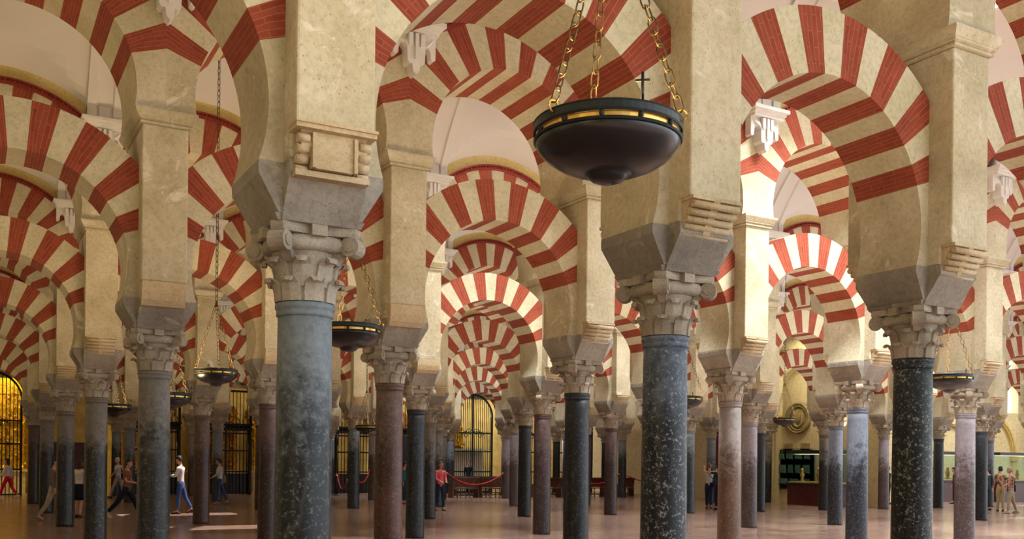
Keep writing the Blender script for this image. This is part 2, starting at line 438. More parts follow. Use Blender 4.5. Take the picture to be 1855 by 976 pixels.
def arch_ring(b, ri, ro, zc, hy, xlim, zmin, low):
    st=9.5; rm=(ri+ro)/2
    cells=[]
    for c in range(-7,8):
        odd=c%2; w=4.85 if odd else 4.65
        cells.append((c*st-w, c*st+w, 1 if odd else 0))
    for a0,a1,mi in cells:
        P=ring_cell(ri,ro,zc,a0,a1,xlim,zmin)
        if P: cell_prism(b,P,-hy,hy,mi,zc,rm)
    e=7*st+4.85
    for s in (-1,1):
        lo,hi=(e,low) if s>0 else (-low,-e)
        P=ring_cell(ri,ro,zc,lo,hi,xlim,zmin,14)
        if P: cell_prism(b,P,-hy,hy,2,zc,rm)
LZC,LRI,LRO=4.14,1.267,1.88
la=MB(); arch_ring(la,LRI,LRO,LZC,.38,1.65-HX,ZI2+.03,115)
LOWER=la.mesh('horseshoe_arch',[M['cream'],M['red'],M['stone']])
UZC,URI,URO=6.30,1.30,1.98
ua=MB(); arch_ring(ua,URI,URO,UZC,.66,1.65,ZC1,105)
UPPER=ua.mesh('arch_ring',[M['cream'],M['red'],M['stone']])
mo=MB()
for (r0,r1,hy) in ((1.98,2.02,.69),(2.02,2.06,.715),(2.06,2.09,.74)):
    for k in range(-13,13):
        P=ring_cell(r0,r1,UZC,k*4.5,(k+1)*4.5,1.65,6.4,2)
        if P: cell_prism(mo,P,-hy,hy,0,UZC,2.0)
for k in range(-26,27):                       # saw-tooth brick course
    a=math.radians(k*2.1); x=2.04*math.sin(a); z=UZC+2.04*math.cos(a)
    if abs(x)<1.6:
        d=.022
        P=[(x+d*math.cos(-a+t),z+d*math.sin(-a+t)) for t in (PI*.25,PI*.75,PI*1.25,PI*1.75)]
        mo.prism(P,-.745,.745,0,[[(0,0)]*4]*6)
MOULD=mo.mesh('brick_moulding',M['mould'])
lw=MB()
pts=[]
for k in range(-12,13):
    x=1.65*k/12; pts.append((x, UZC+math.sqrt(2.09**2-x*x)))
for k in range(24):
    (x0,z0),(x1,z1)=pts[k],pts[k+1]
    lw.prism([(x0,z0),(x1,z1),(x1,9.6),(x0,9.6)],-.66,.66,0)
LUN=lw.mesh('lunette_wall',M['ochre'])

CUP=.22
# white bracket carrying the vault ribs
def console_mesh(sgn):
    b=MB()
    def bx(x0,x1,y0,y1,z0,z1):
        b.box(x0,x1,min(sgn*y0,sgn*y1),max(sgn*y0,sgn*y1),z0,z1)
    bx(-.40,.40,.66,1.00,7.60,7.66); bx(-.36,.36,.66,.95,7.55,7.60); bx(-.33,.33,.66,.91,7.50,7.55)
    # scalloped body with hanging drops (cut-out outline, thick)
    L=[(-.32,7.50),(-.32,7.20),(-.29,7.17),(-.25,7.20),(-.24,7.30),(-.21,7.345),(-.17,7.345),(-.14,7.30),(-.13,7.10),(-.10,7.06),(-.06,7.07),(-.045,6.96),(0,6.92)]
    P=L+[(-x,z) for x,z in L[::-1][1:]]
    # wall is at .66 ; front of the drops at .86, sides thinner
    P=[(x,z) for x,z in P]
    n=len(P)
    v=[(x,sgn*.66,z) for x,z in P]+[(x,sgn*(.86 if abs(x)<.2 else .80),z) for x,z in P]
    b.add(v,[tuple(range(n)),tuple(range(2*n-1,n-1,-1))]+[(i,i+n,(i+1)%n+n,(i+1)%n) for i in range(n)],0)
    for x in (-.09,.09):
        bx(x-.03,x+.03,.84,.89,7.30,7.48)
    bx(-.025,.025,.84,.895,7.12,7.48)
    return b.mesh('bracket_body',M['white'])
def pil_mesh(sgn):
    b=MB()
    for x0,x1,d in ((-.30,.30,.82),(-.30,-.14,.86),(.14,.30,.86),(-.10,.10,.85)):
        b.box(x0,x1,min(sgn*.66,sgn*d),max(sgn*.66,sgn*d),7.66,7.9)
    return b.mesh('pilaster',M['vault'])
CONS={s:console_mesh(s) for s in (-1,1)}; PILS={s:pil_mesh(s) for s in (-1,1)}

# ------------------------------------------------------------------ arcades
RX=[0,0,0,0,0,0,.38]
IMAX=[3,6,9,12,9,9,9]; IMIN=[-1,-1,-1,-1,-1,-1,-1]
shade={(0,0):'bluegrey',(0,1):'mottled',(0,2):'black',
 (1,0):'grey',(1,1):'brown',(1,2):'dark',(1,3):'rose',(1,4):'blue',(1,5):'pink',
 (2,0):'grey',(2,1):'darkred',(2,2):'dark',(2,3):'darkred',(2,5):'pink',(2,6):'blue',(2,8):'dark',
 (3,0):'grey',(3,1):'brown',(3,3):'grey',(3,4):'dark',(3,5):'darkred',(3,6):'bluegrey',(3,7):'dark',(3,8):'grey',(3,9):'pink',(3,10):'dark',
 (4,0):'grey',(4,2):'darkred',(4,3):'bluegrey',(4,4):'grey',(4,5):'pink',(4,6):'dark',(4,8):'blue',
 (5,0):'darkred',(5,1):'blue',(5,2):'blue',(5,4):'pink',(5,5):'grey',(5,6):'pink',(5,7):'blue',(5,8):'bluegrey',(6,0):'grey',(6,6):'blue',(6,7):'blue'}
tone={'bluegrey':'cloudy blue-grey','mottled':'white-mottled dark blue','black':'black white-flecked','grey':'grey granite','brown':'red-brown',
 'darkred':'dark purple-brown','dark':'near-black','pink':'pinkish grey','rose':'rose-brown','blue':'pale blue-grey'}
hand={(0,0):'widest blue-grey marble column in the left foreground, darker toward its foot',
 (0,1):'white-mottled dark blue marble column under the large hanging bowl lamp',
 (0,2):'black white-flecked marble column at right foreground, largest on that side',
 (1,0):'thick grey granite column left of the widest blue-grey foreground column',
 (1,1):'red-brown marble column just right of the small lamp beside the foreground column',
 (1,2):'near-black polished column left of the mottled foreground column',
 (1,3):'rose-brown column just right of the mottled foreground column',
 (1,4):'blue-grey column with pale top left of the black flecked column',
 (1,5):'pinkish column just right of the black flecked foreground column',}
def proj_x(i,j):
    p=Vector((SP*i+RX[j],ROW[j],0))-CAM; return CX+F*p.dot(U)/p.dot(W)
hidden={(3,2),(2,4),(2,7),(4,1),(4,7),(5,3)}
wordrow=['front arcade','second arcade from the front','third arcade from the front','fourth arcade from the front','fifth arcade from the front','sixth arcade from the front','rear arcade']
pierno=[0]
for j in range(7):
    vis=[i for i in range(IMIN[j],IMAX[j]+1) if 5<proj_x(i,j)<1850 and (i,j) ]
    lab_rank={}
    seen=[i for i in vis if (j,i) not in hidden]
    for k,i in enumerate(seen): lab_rank[i]=k+1
    for i in range(IMIN[j],IMAX[j]+1):
        key=shade.get((j,i)) or R_.choice(['grey','dark','blue','pink','bluegrey','darkred'])
        px=proj_x(i,j)
        if (j,i) in hand: lab=hand[(j,i)]
        elif i in lab_rank: lab='%s marble column, %s, %s from left'%(tone[key],wordrow[j],nth(lab_rank[i]))
        elif (j,i) in hidden: lab='%s column hidden by nearer ones, %s, after the %s'%(tone[key],wordrow[j],nth(lab_rank.get(i-1,1)))
        else: lab='%s column, %s, outside the %s edge'%(tone[key],wordrow[j],'left' if px<900 else 'right')
        c=thing('column',lab,'column',(SP*i+RX[j],ROW[j],0),0,'marble columns of the arcades'); c['kind']='thing'
        sh=link('shaft',SHM[key],c,None,R_.uniform(0,6)); 
        rz=0
        if j<=1:
            cp=link('capital',BELL,c,(0,0,2.86)); link('abacus',ABAC,cp)
            for q in range(4): link('volute',VOL[q],cp)
        else: link('capital',FULLCAP,c,(0,0,2.86))
        ip=link('impost',IMPOST,c)
        if j<=1: bevel(ip,.014)
        where='above the '+(lab.split(',')[0]) if (j,i) in hand else None
        if i in lab_rank: plab='pale limestone pier over %s column from left, %s'%(nth(lab_rank[i]),wordrow[j])
        elif (j,i) in hidden: plab='pale limestone pier, %s, over hidden column after %s one'%(wordrow[j],nth(lab_rank.get(i-1,1)))
        else: plab='pale limestone pier of the %s just outside the %s edge'%(wordrow[j],'left' if px<900 else 'right')
        p=thing('pier',plab,'pier',(SP*i+RX[j],ROW[j],ZI2+.03),0,'stone piers of the arcades')
        off=-(ZI2+.03)
        q=link('pier_body',PIER,p,(0,0,off)); 
        if j<=1: bevel(q,.018)
        link('cornice',CORN,p,(0,0,off))
        kind='scroll' if (j,i)==(0,0) else ('plain' if (j,i) in ((1,0),(1,1),(2,1),(2,2),(3,1)) else 'roll')
        for s in (-1,1): link('corbel',CORB[(kind,s)],p,(0,0,off))
        for s in (-1,1):
            if (j==6 and s>0): continue
            side='front' if s<0 else 'rear'
            if i in lab_rank: blab='white stucco bracket, %s side, %s, %s pier from left'%(side,wordrow[j],nth(lab_rank[i]))
            elif (j,i) in hidden: blab='white stucco bracket, %s side, %s, just after %s pier from left'%(side,wordrow[j],nth(lab_rank.get(i-1,1)))
            else: blab='white stucco bracket, %s side, %s just outside the %s edge'%(side,wordrow[j],'left' if px<900 else 'right')
            w=thing('vault_bracket',blab,'bracket',(SP*i+RX[j],ROW[j]+s*.66,7.0+CUP),0,'white vault brackets')
            bb=link('bracket_body',CONS[s],w,(0,-s*.66,-7.0)); link('pilaster',PILS[s],w,(0,-s*.66,-7.0))
    bays=list(range(IMIN[j],IMAX[j]))
    inb=[i for i in bays if -60<proj_x(i+.62,j)<1900]
    for i in bays:
        if i in inb:
            k=inb.index(i)+1
            l1='red and cream striped lower horseshoe arch, %s, %s from left'%(wordrow[j],nth(k))
            l2='red and cream striped upper round arch, %s, %s from left'%(wordrow[j],nth(k))
        else:
            sd='left' if proj_x(i+.5,j)<900 else 'right'
            l1='red and cream lower horseshoe arch outside the %s edge, %s'%(sd,wordrow[j]); l2='red and cream upper round arch outside the %s edge, %s'%(sd,wordrow[j])
        o=link('horseshoe_arch',LOWER,None,(SP*(i+.5)+RX[j],ROW[j],0)); tag(o,l1,'arch','lower horseshoe arches')
        a=thing('upper_arch',l2,'arch',(SP*(i+.5)+RX[j],ROW[j],ZC1),0,'upper round arches')
        link('arch_ring',UPPER,a,(0,0,-ZC1)); link('brick_moulding',MOULD,a,(0,0,-ZC1)); link('lunette_wall',LUN,a,(0,0,-ZC1))

# ------------------------------------------------------------------ vaults, floor, walls
ZB=7.9; HB=2.2
def barrel(t): return ZB+HB*(1-t*t)
def vault(name, ya, yb, xa, xb, holes=()):
    b=MB(); yc=(ya+yb)/2; hw=(yb-ya)/2-.66
    nx=int(round((xb-xa)/SP*20)); ny=36
    vs=[]; 
    for i in range(nx+1):
        x=xa+(xb-xa)*i/nx; xl=((x/SP)%1-.5)*SP
        for k in range(ny+1):
            t=-1+2*k/ny; d=(1-abs(t))*hw
            zl=UZC+math.sqrt(2.30**2-xl*xl)+.45*d
            vs.append((x,yc+t*hw,max(barrel(t),min(zl,9.95))))
    fs=[]
    for i in range(nx):
        for k in range(ny):
            cx=xa+(xb-xa)*(i+.5)/nx; cy=yc+(-1+2*(k+.5)/ny)*hw
            if any(h[0]<cx<h[1] and h[2]<cy<h[3] for h in holes): continue
            q=(ny+1); fs.append((i*q+k,i*q+k+1,(i+1)*q+k+1,(i+1)*q+k))
    b.add(vs,fs,0,True)
    for h in holes:
        x0,x1,y0,y1=h
        for q in ((x0-.1,x0,y0-.1,y1+.1),(x1,x1+.1,y0-.1,y1+.1),(x0,x1,y0-.1,y0),(x0,x1,y1,y1+.1)): b.box(*q,9.2,10.9)
    # outer cover so that no daylight leaks
    o=b.build(name,M['vault']); tag(o,kind='structure')
    m=o.data; m.set_sharp_from_angle(angle=math.radians(7)) if hasattr(m,'set_sharp_from_angle') else None
    return o
ribc=[(-.30,.02),(-.30,-.06),(-.15,-.06),(-.13,-.02),(.13,-.02),(.15,-.06),(.30,-.06),(.30,.02)]
trim=[0]
def rib(x, ya, yb):
    b=MB(); yc=(ya+yb)/2; hw=(yb-ya)/2-.70; rings=[]
    for k in range(33):
        t=-1+2*k/32; z=barrel(t*.985); dz=-2*t*HB/hw; n=Vector((0,-dz,1)).normalized()
        rings.append([(x+cx, yc+t*hw+n.y*cz, z+n.z*cz) for cx,cz in ribc])
    b.loft(rings,0,False); trim[0]+=1
    tag(b.build('trim_%d'%trim[0],M['vault']),kind='structure')
XN={-1:(-9.9,13.2),0:(-9.9,33),1:(-9.9,39.6),2:(-9.9,46.2),3:(-9.9,56.1),4:(-9.9,33),5:(-9.9,33)}
rows=[-6.5]+ROW
HOLES={-1:[],0:[],1:[],2:[],3:[],4:[],5:[]}
def sun_hole(k,x,w,l):
    yc=(rows[k+1]+rows[k+2])/2; HOLES[k].append((x-l/2,x+l/2,yc-w/2,yc+w/2))
PATCH1=ground(330,931); PATCH2=ground(390,955)
SUNE=math.radians(66); DX=10.0/math.tan(SUNE)
HOLES[3].append((PATCH1.x+DX-2.2,PATCH1.x+DX+2.0,PATCH1.y-.75,PATCH1.y+.55))
HOLES[2].append((PATCH2.x+DX-1.9,PATCH2.x+DX+1.7,PATCH2.y-.75,PATCH2.y+.65))
sky=[(0,11.2,1.8,2.4),(0,19.8,1.5,2.2),(1,8.6,1.6,2.0),(1,21.45,1.5,2.2),(2,16.5,1.5,2.0),(2,28.0,1.5,2.0),(3,13.2,1.5,2.0),(3,37.9,1.5,2.4),(4,19.8,1.5,2.0),(5,18.2,1.5,2.0)]
for k,x,w,l in sky: sun_hole(k,x,w,l)
for k in range(-1,6):
    xa,xb=XN[k]
    vault('ceiling' if k==-1 else 'ceiling.%03d'%(k+1), rows[k+1], rows[k+2], xa, xb, HOLES[k])
    i0,i1={-1:(0,1),0:(-1,5),1:(-1,8),2:(-1,11),3:(-1,13),4:(-1,8),5:(-1,8)}[k]
    for i in range(i0,i1+1): rib(SP*i, rows[k+1], rows[k+2])
wn=0
for k,x,w,l in sky:
    yc=(rows[k+1]+rows[k+2])/2; wn+=1
    b=MB(); b.box(x-l/2-.08,x+l/2+.08,yc-w/2-.08,yc+w/2+.08,10.9,10.94)
    tag(b.build('window_%d'%wn,M['daylight']),kind='structure')

fl=MB(); fl.box(-14,62,-14,52,-.2,0); o=fl.build('floor',M['floor']); tag(o,kind='structure')
def wall(name, x0,x1,y0,y1,z0,z1, m=None):
    b=MB(); b.box(x0,x1,y0,y1,z0,z1); return tag(b.build(name,m or M['wall']),kind='structure')
wall('wall_front_unseen',-10.3,-3.7,-9.3,-9.0,0,11)  # unseen wall added behind the camera to dim the left naves
wall('wall_left_unseen',-10.3,-9.95,-9.3,46,0,11)  # unseen wall put in to keep ambient light from flooding in at left
wall('wall_rear',-10,30.3,44.6,45,0,11,M['chapel'])
b=MB(); b.box(-10,30.3,40.36,40.5,5.1,11); b.box(-10,30.3,40.5,44.6,6.4,6.6); tag(b.build('wall_rear.001',M['wall']),kind='structure')
# side wall (to the right) with a shallow arched recess, and the wall with lancets beyond it
WX=30.45
b=MB()
yA,yB=22.75,26.35; yc=(yA+yB)/2; ra=(yB-yA)/2; zs=4.5
b.box(WX+.35,WX+.6,20.5,44.6,0,11)
arcp=[(yc+ra*math.cos(PI*k/20), zs+ra*math.sin(PI*k/20)) for k in range(21)]
b.box(WX,WX+.35,20.5,yA,0,11); b.box(WX,WX+.35,yB,44.6,0,11)
for k in range(20):
    (ya,za),(yb_,zb)=arcp[k],arcp[k+1]
    b.loft([[(x,ya,za),(x,ya,11),(x,yb_,11),(x,yb_,zb)] for x in (WX,WX+.35)],0)
tag(b.build('wall_right',M['wall']),kind='structure')
b=MB(); b.box(WX-.10,WX,26.45,26.80,0,3.3); b.box(WX-.14,WX,26.40,26.85,3.3,3.6); b.box(WX-.14,WX,26.40,26.85,0,.35)
tag(b.build('trim_101',M['wall']),kind='structure')
# far lancet wall
YB=26.75
b=MB(); lan=[]
p1=on_y(1832,727,YB); p2=on_y(1832,672,YB)
holes=[(p1.x,on_y(1832,748,YB).z,on_y(1832,722,YB).z,1.25),(p2.x+.05,on_y(1832,687,YB).z,on_y(1832,668,YB).z,1.2)]
def lancet_wall(b, x0,x1,y0,y1,z0,z1,cx,zb,zs,w):
    b.box(x0,cx-w/2,y0,y1,z0,z1); b.box(cx+w/2,x1,y0,y1,z0,z1); b.box(cx-w/2,cx+w/2,y0,y1,z0,zb)
    n=8; L=[]
    for k in range(n+1):
        a=PI/3*k/n; L.append((cx-w/2+w*(1-math.cos(a)), zs+w*math.sin(a)))
    L+= [(2*cx-x,z) for x,z in L[::-1][1:]]
    for k in range(len(L)-1):
        (xa,za),(xb,zb_)=L[k],L[k+1]
        b.prism([(xa,za),(xb,zb_),(xb,z1),(xa,z1)],y0,y1,0)
zmid=(holes[0][2]+1.1+holes[1][1])/2
lancet_wall(b,WX+.6,58,YB,YB+.5,0,zmid,*holes[0]); lancet_wall(b,WX+.6,58,YB,YB+.5,zmid,11,*holes[1])
tag(b.build('wall_far',M['wall']),kind='structure')
for cx,zb,zs,w in holes:
    b=MB(); b.box(cx-w/2-.02,cx+w/2+.02,YB+.42,YB+.46,zb-.05,zs+w*.9); wn+=1
    tag(b.build('window_%d'%wn,M['daylight']),kind='structure')
wall('wall_end',56.1,56.5,19.9,27.2,0,11)
# blind arch on the far wall
def blind_arch(x, wd, hgt, lab):
    b=MB(); r=wd/2
    for (r0,r1,d) in ((r,r+.30,.16),(r+.08,r+.20,.22)):
        for k in range(16):
            a0,a1=PI*k/16,PI*(k+1)/16
            P=[(x+r0*math.cos(a0),hgt+r0*math.sin(a0)),(x+r1*math.cos(a0),hgt+r1*math.sin(a0)),(x+r1*math.cos(a1),hgt+r1*math.sin(a1)),(x+r0*math.cos(a1),hgt+r0*math.sin(a1))]
            b.prism(P,YB-d,YB,0)
    for s in (-1,1):
        b.box(x+s*(r+.15)-.15,x+s*(r+.15)+.15,YB-.16,YB,0,hgt); b.box(x+s*(r+.15)-.22,x+s*(r+.15)+.22,YB-.22,YB,hgt-.25,hgt)
    return b
blind_arch(on_y(1788,800,YB).x,4.2,2.3,'').build('trim_102',M['ochre']); tag(bpy.data.objects['trim_102'],kind='structure')
blind_arch(on_y(1715,800,YB).x,3.2,2.3,'').build('trim_103',M['ochre']); tag(bpy.data.objects['trim_103'],kind='structure')

# ------------------------------------------------------------------ hanging bowl lamps
LR=.36
def lamp_meshes(r):
    b=MB(); n=56
    prof=[(.001,-.288),(.04,-.285),(.075,-.274),(.096,-.254),(.102,-.240),(.120,-.238),(.18,-.226),(.245,-.200),(.30,-.165),(.335,-.130),(.350,-.105),(.352,-.085),(.340,-.080),(.325,-.10),(.26,-.155),(.10,-.20),(.001,-.205)]
    b.lathe([(q*r/LR,z*r/LR) for q,z in prof],n); bowl=b.mesh('bowl',M['bronze'])
    def band(name,z0,z1,ro,ri,m):
        b=MB()
        pr=[(ri,z0),(ro,z0),(ro+.004,z0+.006),(ro,z0+.012),(ro,z1-.01),(ro+.004,z1-.004),(ro,z1),(ri,z1)]
        rings=[[(q*r/LR*math.cos(2*PI*i/n),q*r/LR*math.sin(2*PI*i/n),z*r/LR) for i in range(n)] for q,z in pr+pr[:1]]
        b.loft(rings,0,False,False); return b.mesh(name,m)
    rim=band('rim_band',-.052,0,.360,.350,M['bronze_rim'])
    lip=band('lower_band',-.092,-.078,.358,.348,M['bronze_rim'])
    b=MB(); pr=[(.340,-.08),(.346,-.08),(.346,-.052),(.340,-.052)]
    rings=[[(q*r/LR*math.cos(2*PI*i/n),q*r/LR*math.sin(2*PI*i/n),z*r/LR) for i in range(n)] for q,z in pr+pr[:1]]
    b.loft(rings,0,False,False); gil=b.mesh('gilt_liner',M['gilt'])
    b=MB()
    b.tube([(.352,0,z) for z in (-.086,-.068,-.062,-.045)],[.007,.012,.012,.007],8)
    post=b.mesh('rim_stud',M['bronze_rim'])
    return bowl,rim,lip,gil,post
BOWL,RIM,LIP,GIL,POST=lamp_meshes(LR)
def chain_mesh(p0,p1,lk=.085,wire=.0046,wd=.022,name='chain'):
    b=MB(); p0=Vector(p0); p1=Vector(p1); L=(p1-p0).length; n=max(2,int(round(L/(lk*.80)))); d=(p1-p0).normalized()
    a=d.cross(Vector((0,0,1)) if abs(d.z)<.95 else Vector((1,0,0))).normalized(); c=d.cross(a).normalized()
    for k in range(n):
        mid=p0+d*(L*(k+.5)/n); s=a if k%2 else c
        hl=lk/2; pts=[]
        for q in range(13):
            t=2*PI*q/12
            pts.append(mid+d*(hl*math.copysign(abs(math.sin(t))**.7,math.sin(t)))+s*(wd*math.copysign(abs(math.cos(t))**.7,math.cos(t))))
        b.tube(pts,wire,5,0,True,False)
    return b.mesh(name,M['chain'])
APEX=1.06
CHA=[]
for k in range(3):
    a=2*PI*k/3+.35
    CHA.append(chain_mesh((.352*math.cos(a),.352*math.sin(a),.03),(.02*math.cos(a),.02*math.sin(a),APEX)))
rg=MB()
for k in range(3):
    a=2*PI*k/3+.35
    rg.tube([(.358*math.cos(a)+.028*math.cos(t)*math.cos(a),.358*math.sin(a)+.028*math.cos(t)*math.sin(a),.005+.028*math.sin(t)) for t in [2*PI*q/12 for q in range(13)]],.005,5,0,True,False)
RINGS=rg.mesh('chain_rings',M['gilt'])
ca_,sa_=math.cos(-.515)*.355,math.sin(-.515)*.355
cx_=MB(); cx_.tube([(ca_,sa_,0),(ca_,sa_,.125)],.007,6); cx_.tube([(ca_-.028,sa_-.016,.088),(ca_+.028,sa_+.016,.088)],.006,6)
CROSS=cx_.mesh('cross',M['rod'])
hk=MB(); hk.ball((0,0,APEX),.035,10,6); hk.lathe([(.012,APEX-.02),(.03,APEX+.02),(.02,APEX+.06),(.008,APEX+.10)],10)
HUB=hk.mesh('hanging_hub',M['chain'])
def hang_lamp(px, py, nave, label, w=None, rot=0, chain_top=True, xyz=None):
    yc=(rows[nave+1]+rows[nave+2])/2
    p=on_y(px,py,-3.02 if nave==-1 else yc)
    t=thing('hanging_lamp',label,'lamp',p,rot,'hanging bronze bowl lamps')
    for me in (BOWL,RIM,LIP,GIL,RINGS,HUB,CROSS): link(me.name.split('.')[0],me,t)
    for k in range(12): link('rim_stud',POST,t,None,2*PI*k/12)
    for c in CHA: link('chain',c,t)
    link('suspension_chain',chain_mesh((0,0,APEX+.08),(0,0,10.02-p.z),.12,.006,.022,'suspension_chain'),t)
    l=bpy.data.lights.new('bowl_glow','AREA'); l.shape='DISK'; l.size=.5; l.energy=GLOW; l.color=(1,.70,.36)
    o=bpy.data.objects.new('bowl_glow',l); col.objects.link(o); o.parent=t; o.location=(0,0,-.04); o.rotation_euler=(PI,0,0)
    return t
GLOW=36
LAMPS=[(1101,226,-1,'large black bronze hanging bowl lamp with chains in the foreground, top center',-1.209),
(632,590,0,'black hanging bowl lamp half hidden behind the widest blue-grey foreground column',1.2),
(391,669,1,'hanging bowl lamp on a long thin chain, left, before a brown column',2.2),
(1720,679,0,'hanging bowl lamp with brass chains just right of the black flecked column',.4),
(1243,718,1,'hanging bowl lamp peeking out at right of the mottled foreground column',1.0),
(1421,757,2,'small hanging bowl lamp before the oval relief wall at right',.8),
(207,732,2,'small dim hanging bowl lamp left of the thick grey granite column',.3),
(957,742,3,'tiny hanging bowl lamp left of the central near-black columns',.3),
(664,770,3,'tiny hanging lamp with bright gold rim by the dark curtained chapel',.7),
(797,754,4,'tiny hanging bowl lamp above the woman in a pink top',.2),
(1748,744,2,'small hanging bowl lamp mostly hidden behind the pinkish right-hand column',.1),
(306,712,1,'hanging bowl lamp mostly hidden behind the thick grey granite column',.1)]
for px,py,nv,lab,rot in LAMPS: hang_lamp(px,py,nv,lab,rot=rot)

# ------------------------------------------------------------------ chapel screens, altarpieces and furniture at the rear
def grille(x0, x1, y, z0, z1, arch, m, label, cat='gate', beam=None, nbar=18, mid=True):
    t=thing('iron_gate',label,cat,((x0+x1)/2,y,z0)); cx=(x0+x1)/2; ox=lambda x:x-cx
    fr=MB(); hw=(x1-x0)/2
    for s in (-1,1): fr.box(s*hw-.05,s*hw+.05,-.05,.05,0,(z1 if not arch else arch[1])-z0)
    if mid: fr.box(-.045,.045,-.04,.04,0,z1-z0-.05)
    if arch:
        r,zc=arch; pts=[(r*math.cos(a),0,zc-z0+r*math.sin(a)) for a in [PI*k/24 for k in range(25)]]
        fr.tube(pts,.05,6)
    else: fr.box(-hw,hw,-.05,.05,z1-z0-.1,z1-z0)
    fr.build('gate_frame',m,t)
    for z in (.06,1.15,2.25,3.25) if not beam else (.06,1.1,2.1,beam-.12):
        rl=MB(); rl.box(-hw,hw,-.03,.03,z-.035,z+.035); rl.build('rail',m,t)
    br=MB()
    for k in range(1,nbar):
        x=-hw+2*hw*k/nbar
        zt=z1-z0-.03
        if arch: zt=arch[1]-z0+math.sqrt(max(0,arch[0]**2-x*x))
        br.tube([(x,0,.0),(x,0,zt)],.021,5)
        if beam:
            br.lathe([(.016,0),(.035,.03),(.016,.06)],6,c=(x,0,beam*.55))
    br.build('bars',m,t)
    sc_=MB()
    for s in (-1,1):          # scroll ornament
        for q,zz in ((.35,3.3),(.75,3.15)):
            if q<hw*.95:
                pts=[(s*(q*.6+.20*(1-k/22)*math.cos(k*.5)),-.03,zz+.20*(1-k/22)*math.sin(k*.5)) for k in range(20)]
                sc_.tube(pts,.02,5)
    sc_.build('scroll_ornament',m,t)
    if beam:
        pn=MB(); pn.box(-hw+.05,hw-.05,.03,.07,.02,1.0)
        for k in range(5): pn.box(-hw+.14+k*(2*hw-.2)/5,-hw+.14+(k+.8)*(2*hw-.2)/5,-.005,.03,.15,.88)
        pn.build('lower_panel',M['wood_dark'],t)
        bm_=MB(); bm_.box(-hw-.05,hw+.05,-.14,.14,beam,beam+.10); bm_.box(-hw-.03,hw+.03,-.09,.09,beam+.10,beam+.26); bm_.box(-hw-.08,hw+.08,-.19,.19,beam+.26,beam+.34)
        for k in range(12): bm_.ball((-hw+2*hw*(k+.5)/12,-.1,beam+.18),.06,8,5)
        bm_.build('cornice_beam',m,t)
        cr=MB()
        for k in range(5):
            x=-hw+2*hw*(k+.5)/5
            cr.tube([(x+.16*math.cos(a),0,beam+.48+.16*math.sin(a)) for a in [2*PI*q/10 for q in range(11)]],.025,5)
            cr.lathe([(.02,0),(.06,.1),(.03,.2),(.05,.3),(.005,.45)],8,c=(x,0,beam+.6))
        cr.build('cresting',M['gold_dull'],t)
        for s in (-1,1):
            po=MB(); po.lathe([(.10,0),(.10,.2),(.06,.3),(.075,1.4),(.05,2.4),(.09,2.5),(.09,beam)],10,c=(s*(hw-.05),-.05,0)); po.build('gate_post',m,t)
    return t
def altar(x, y, w, h, m, label, m2=None):
    t=thing('altarpiece',label,'altar',(x,y,0))
    b=MB(); b.box(-w/2,w/2,-.25,.3,0,1.0); b.box(-w/2-.06,w/2+.06,-.32,.3,1.0,1.12); b.build('altar_table',M['marble_white'],t)
    b=MB(); b.box(-w/2,w/2,.1,.3,1.12,h); b.box(-w/2-.1,w/2+.1,-.06,.3,h*.72,h*.72+.14)
    P=[(-w/2,h),(w/2,h),(w*.32,h+.35),(.0,h+.75),(-w*.32,h+.35)]; b.prism(P,.05,.3); b.build('retable_panel',m,t)
    for k in range(4):
        x_=-w/2+.12+(w-.24)*k/3; c=MB(); hh=h*.72-1.12
        pr=[(.09,0),(.10,.08),(.07,.12)]+[(.07+.012*math.sin(q*1.9),.12+hh*.8*q/14) for q in range(15)]+[(.10,hh*.96),(.11,hh)]
        c.lathe(pr,10,c=(x_,-.02,1.12)); c.build('twisted_column',m2 or m,t)
    n=MB()
    for k in range(13):
        a=PI*k/12; n.ball((w*.18*math.cos(a),.02,h*.50+w*.18*math.sin(a)),.06,7,5)
    for s in (-1,1):
        for q in range(5): n.ball((s*w*.18,.02,1.3+q*(h*.5-1.3)/5),.06,7,5)
    n.build('niche_frame',m2 or m,t)
    f=MB(); f.lathe([(.14,0),(.17,.1),(.12,.5),(.15,.75),(.10,.92),(.05,.96),(.085,1.05),(.075,1.16),(.02,1.2)],12,c=(0,0,1.35)); f.build('saint_figure',M['gold_dull'],t)
    o=MB()
    rr=random.Random(int(x*10))
    for q in range(60):
        o.ball((rr.uniform(-w/2,w/2),.03,rr.uniform(1.2,h+.2)),rr.uniform(.04,.10),6,4)
    o.build('carved_ornament',m,t)
    return t
GY=40.27
desc={-1:('black iron screen before the bright yellow gilded chapel, far left','iron_black'),0:('dark iron chapel screen between far left columns, rear wall','iron_black'),
 1:('tall dark iron chapel screen behind the walking old man','iron_black'),2:('tall dark iron chapel screen behind the man reading his phone','iron_black'),
 3:('tall black iron chapel screen with gold cresting beside the dark red column','iron_black'),4:('black iron screen hidden behind the widest foreground column','iron_black'),
 5:('dark iron screen with black curtains right of the widest foreground column','iron_black'),6:('dark green iron gate under the central far horseshoe arch','iron'),
 7:('dark green gate right of the central gate, behind pews','iron'),8:('purple-tinted iron gate left of the mottled foreground column','iron_purple')}
for i in range(-1,9):
    lab,mk=desc[i]; cx=SP*(i+.5)+RX[6]
    if i==0: continue
    if i in (-1,6,7,8): grille(cx-1.17,cx+1.17,GY,0.0,LZC+1.2,(1.19,LZC),M[mk],lab,nbar=16 if i!=6 else 20)
    else: grille(cx-1.17,cx+1.17,GY,0.0,5.0,None,M[mk],lab,beam=3.05,nbar=14)
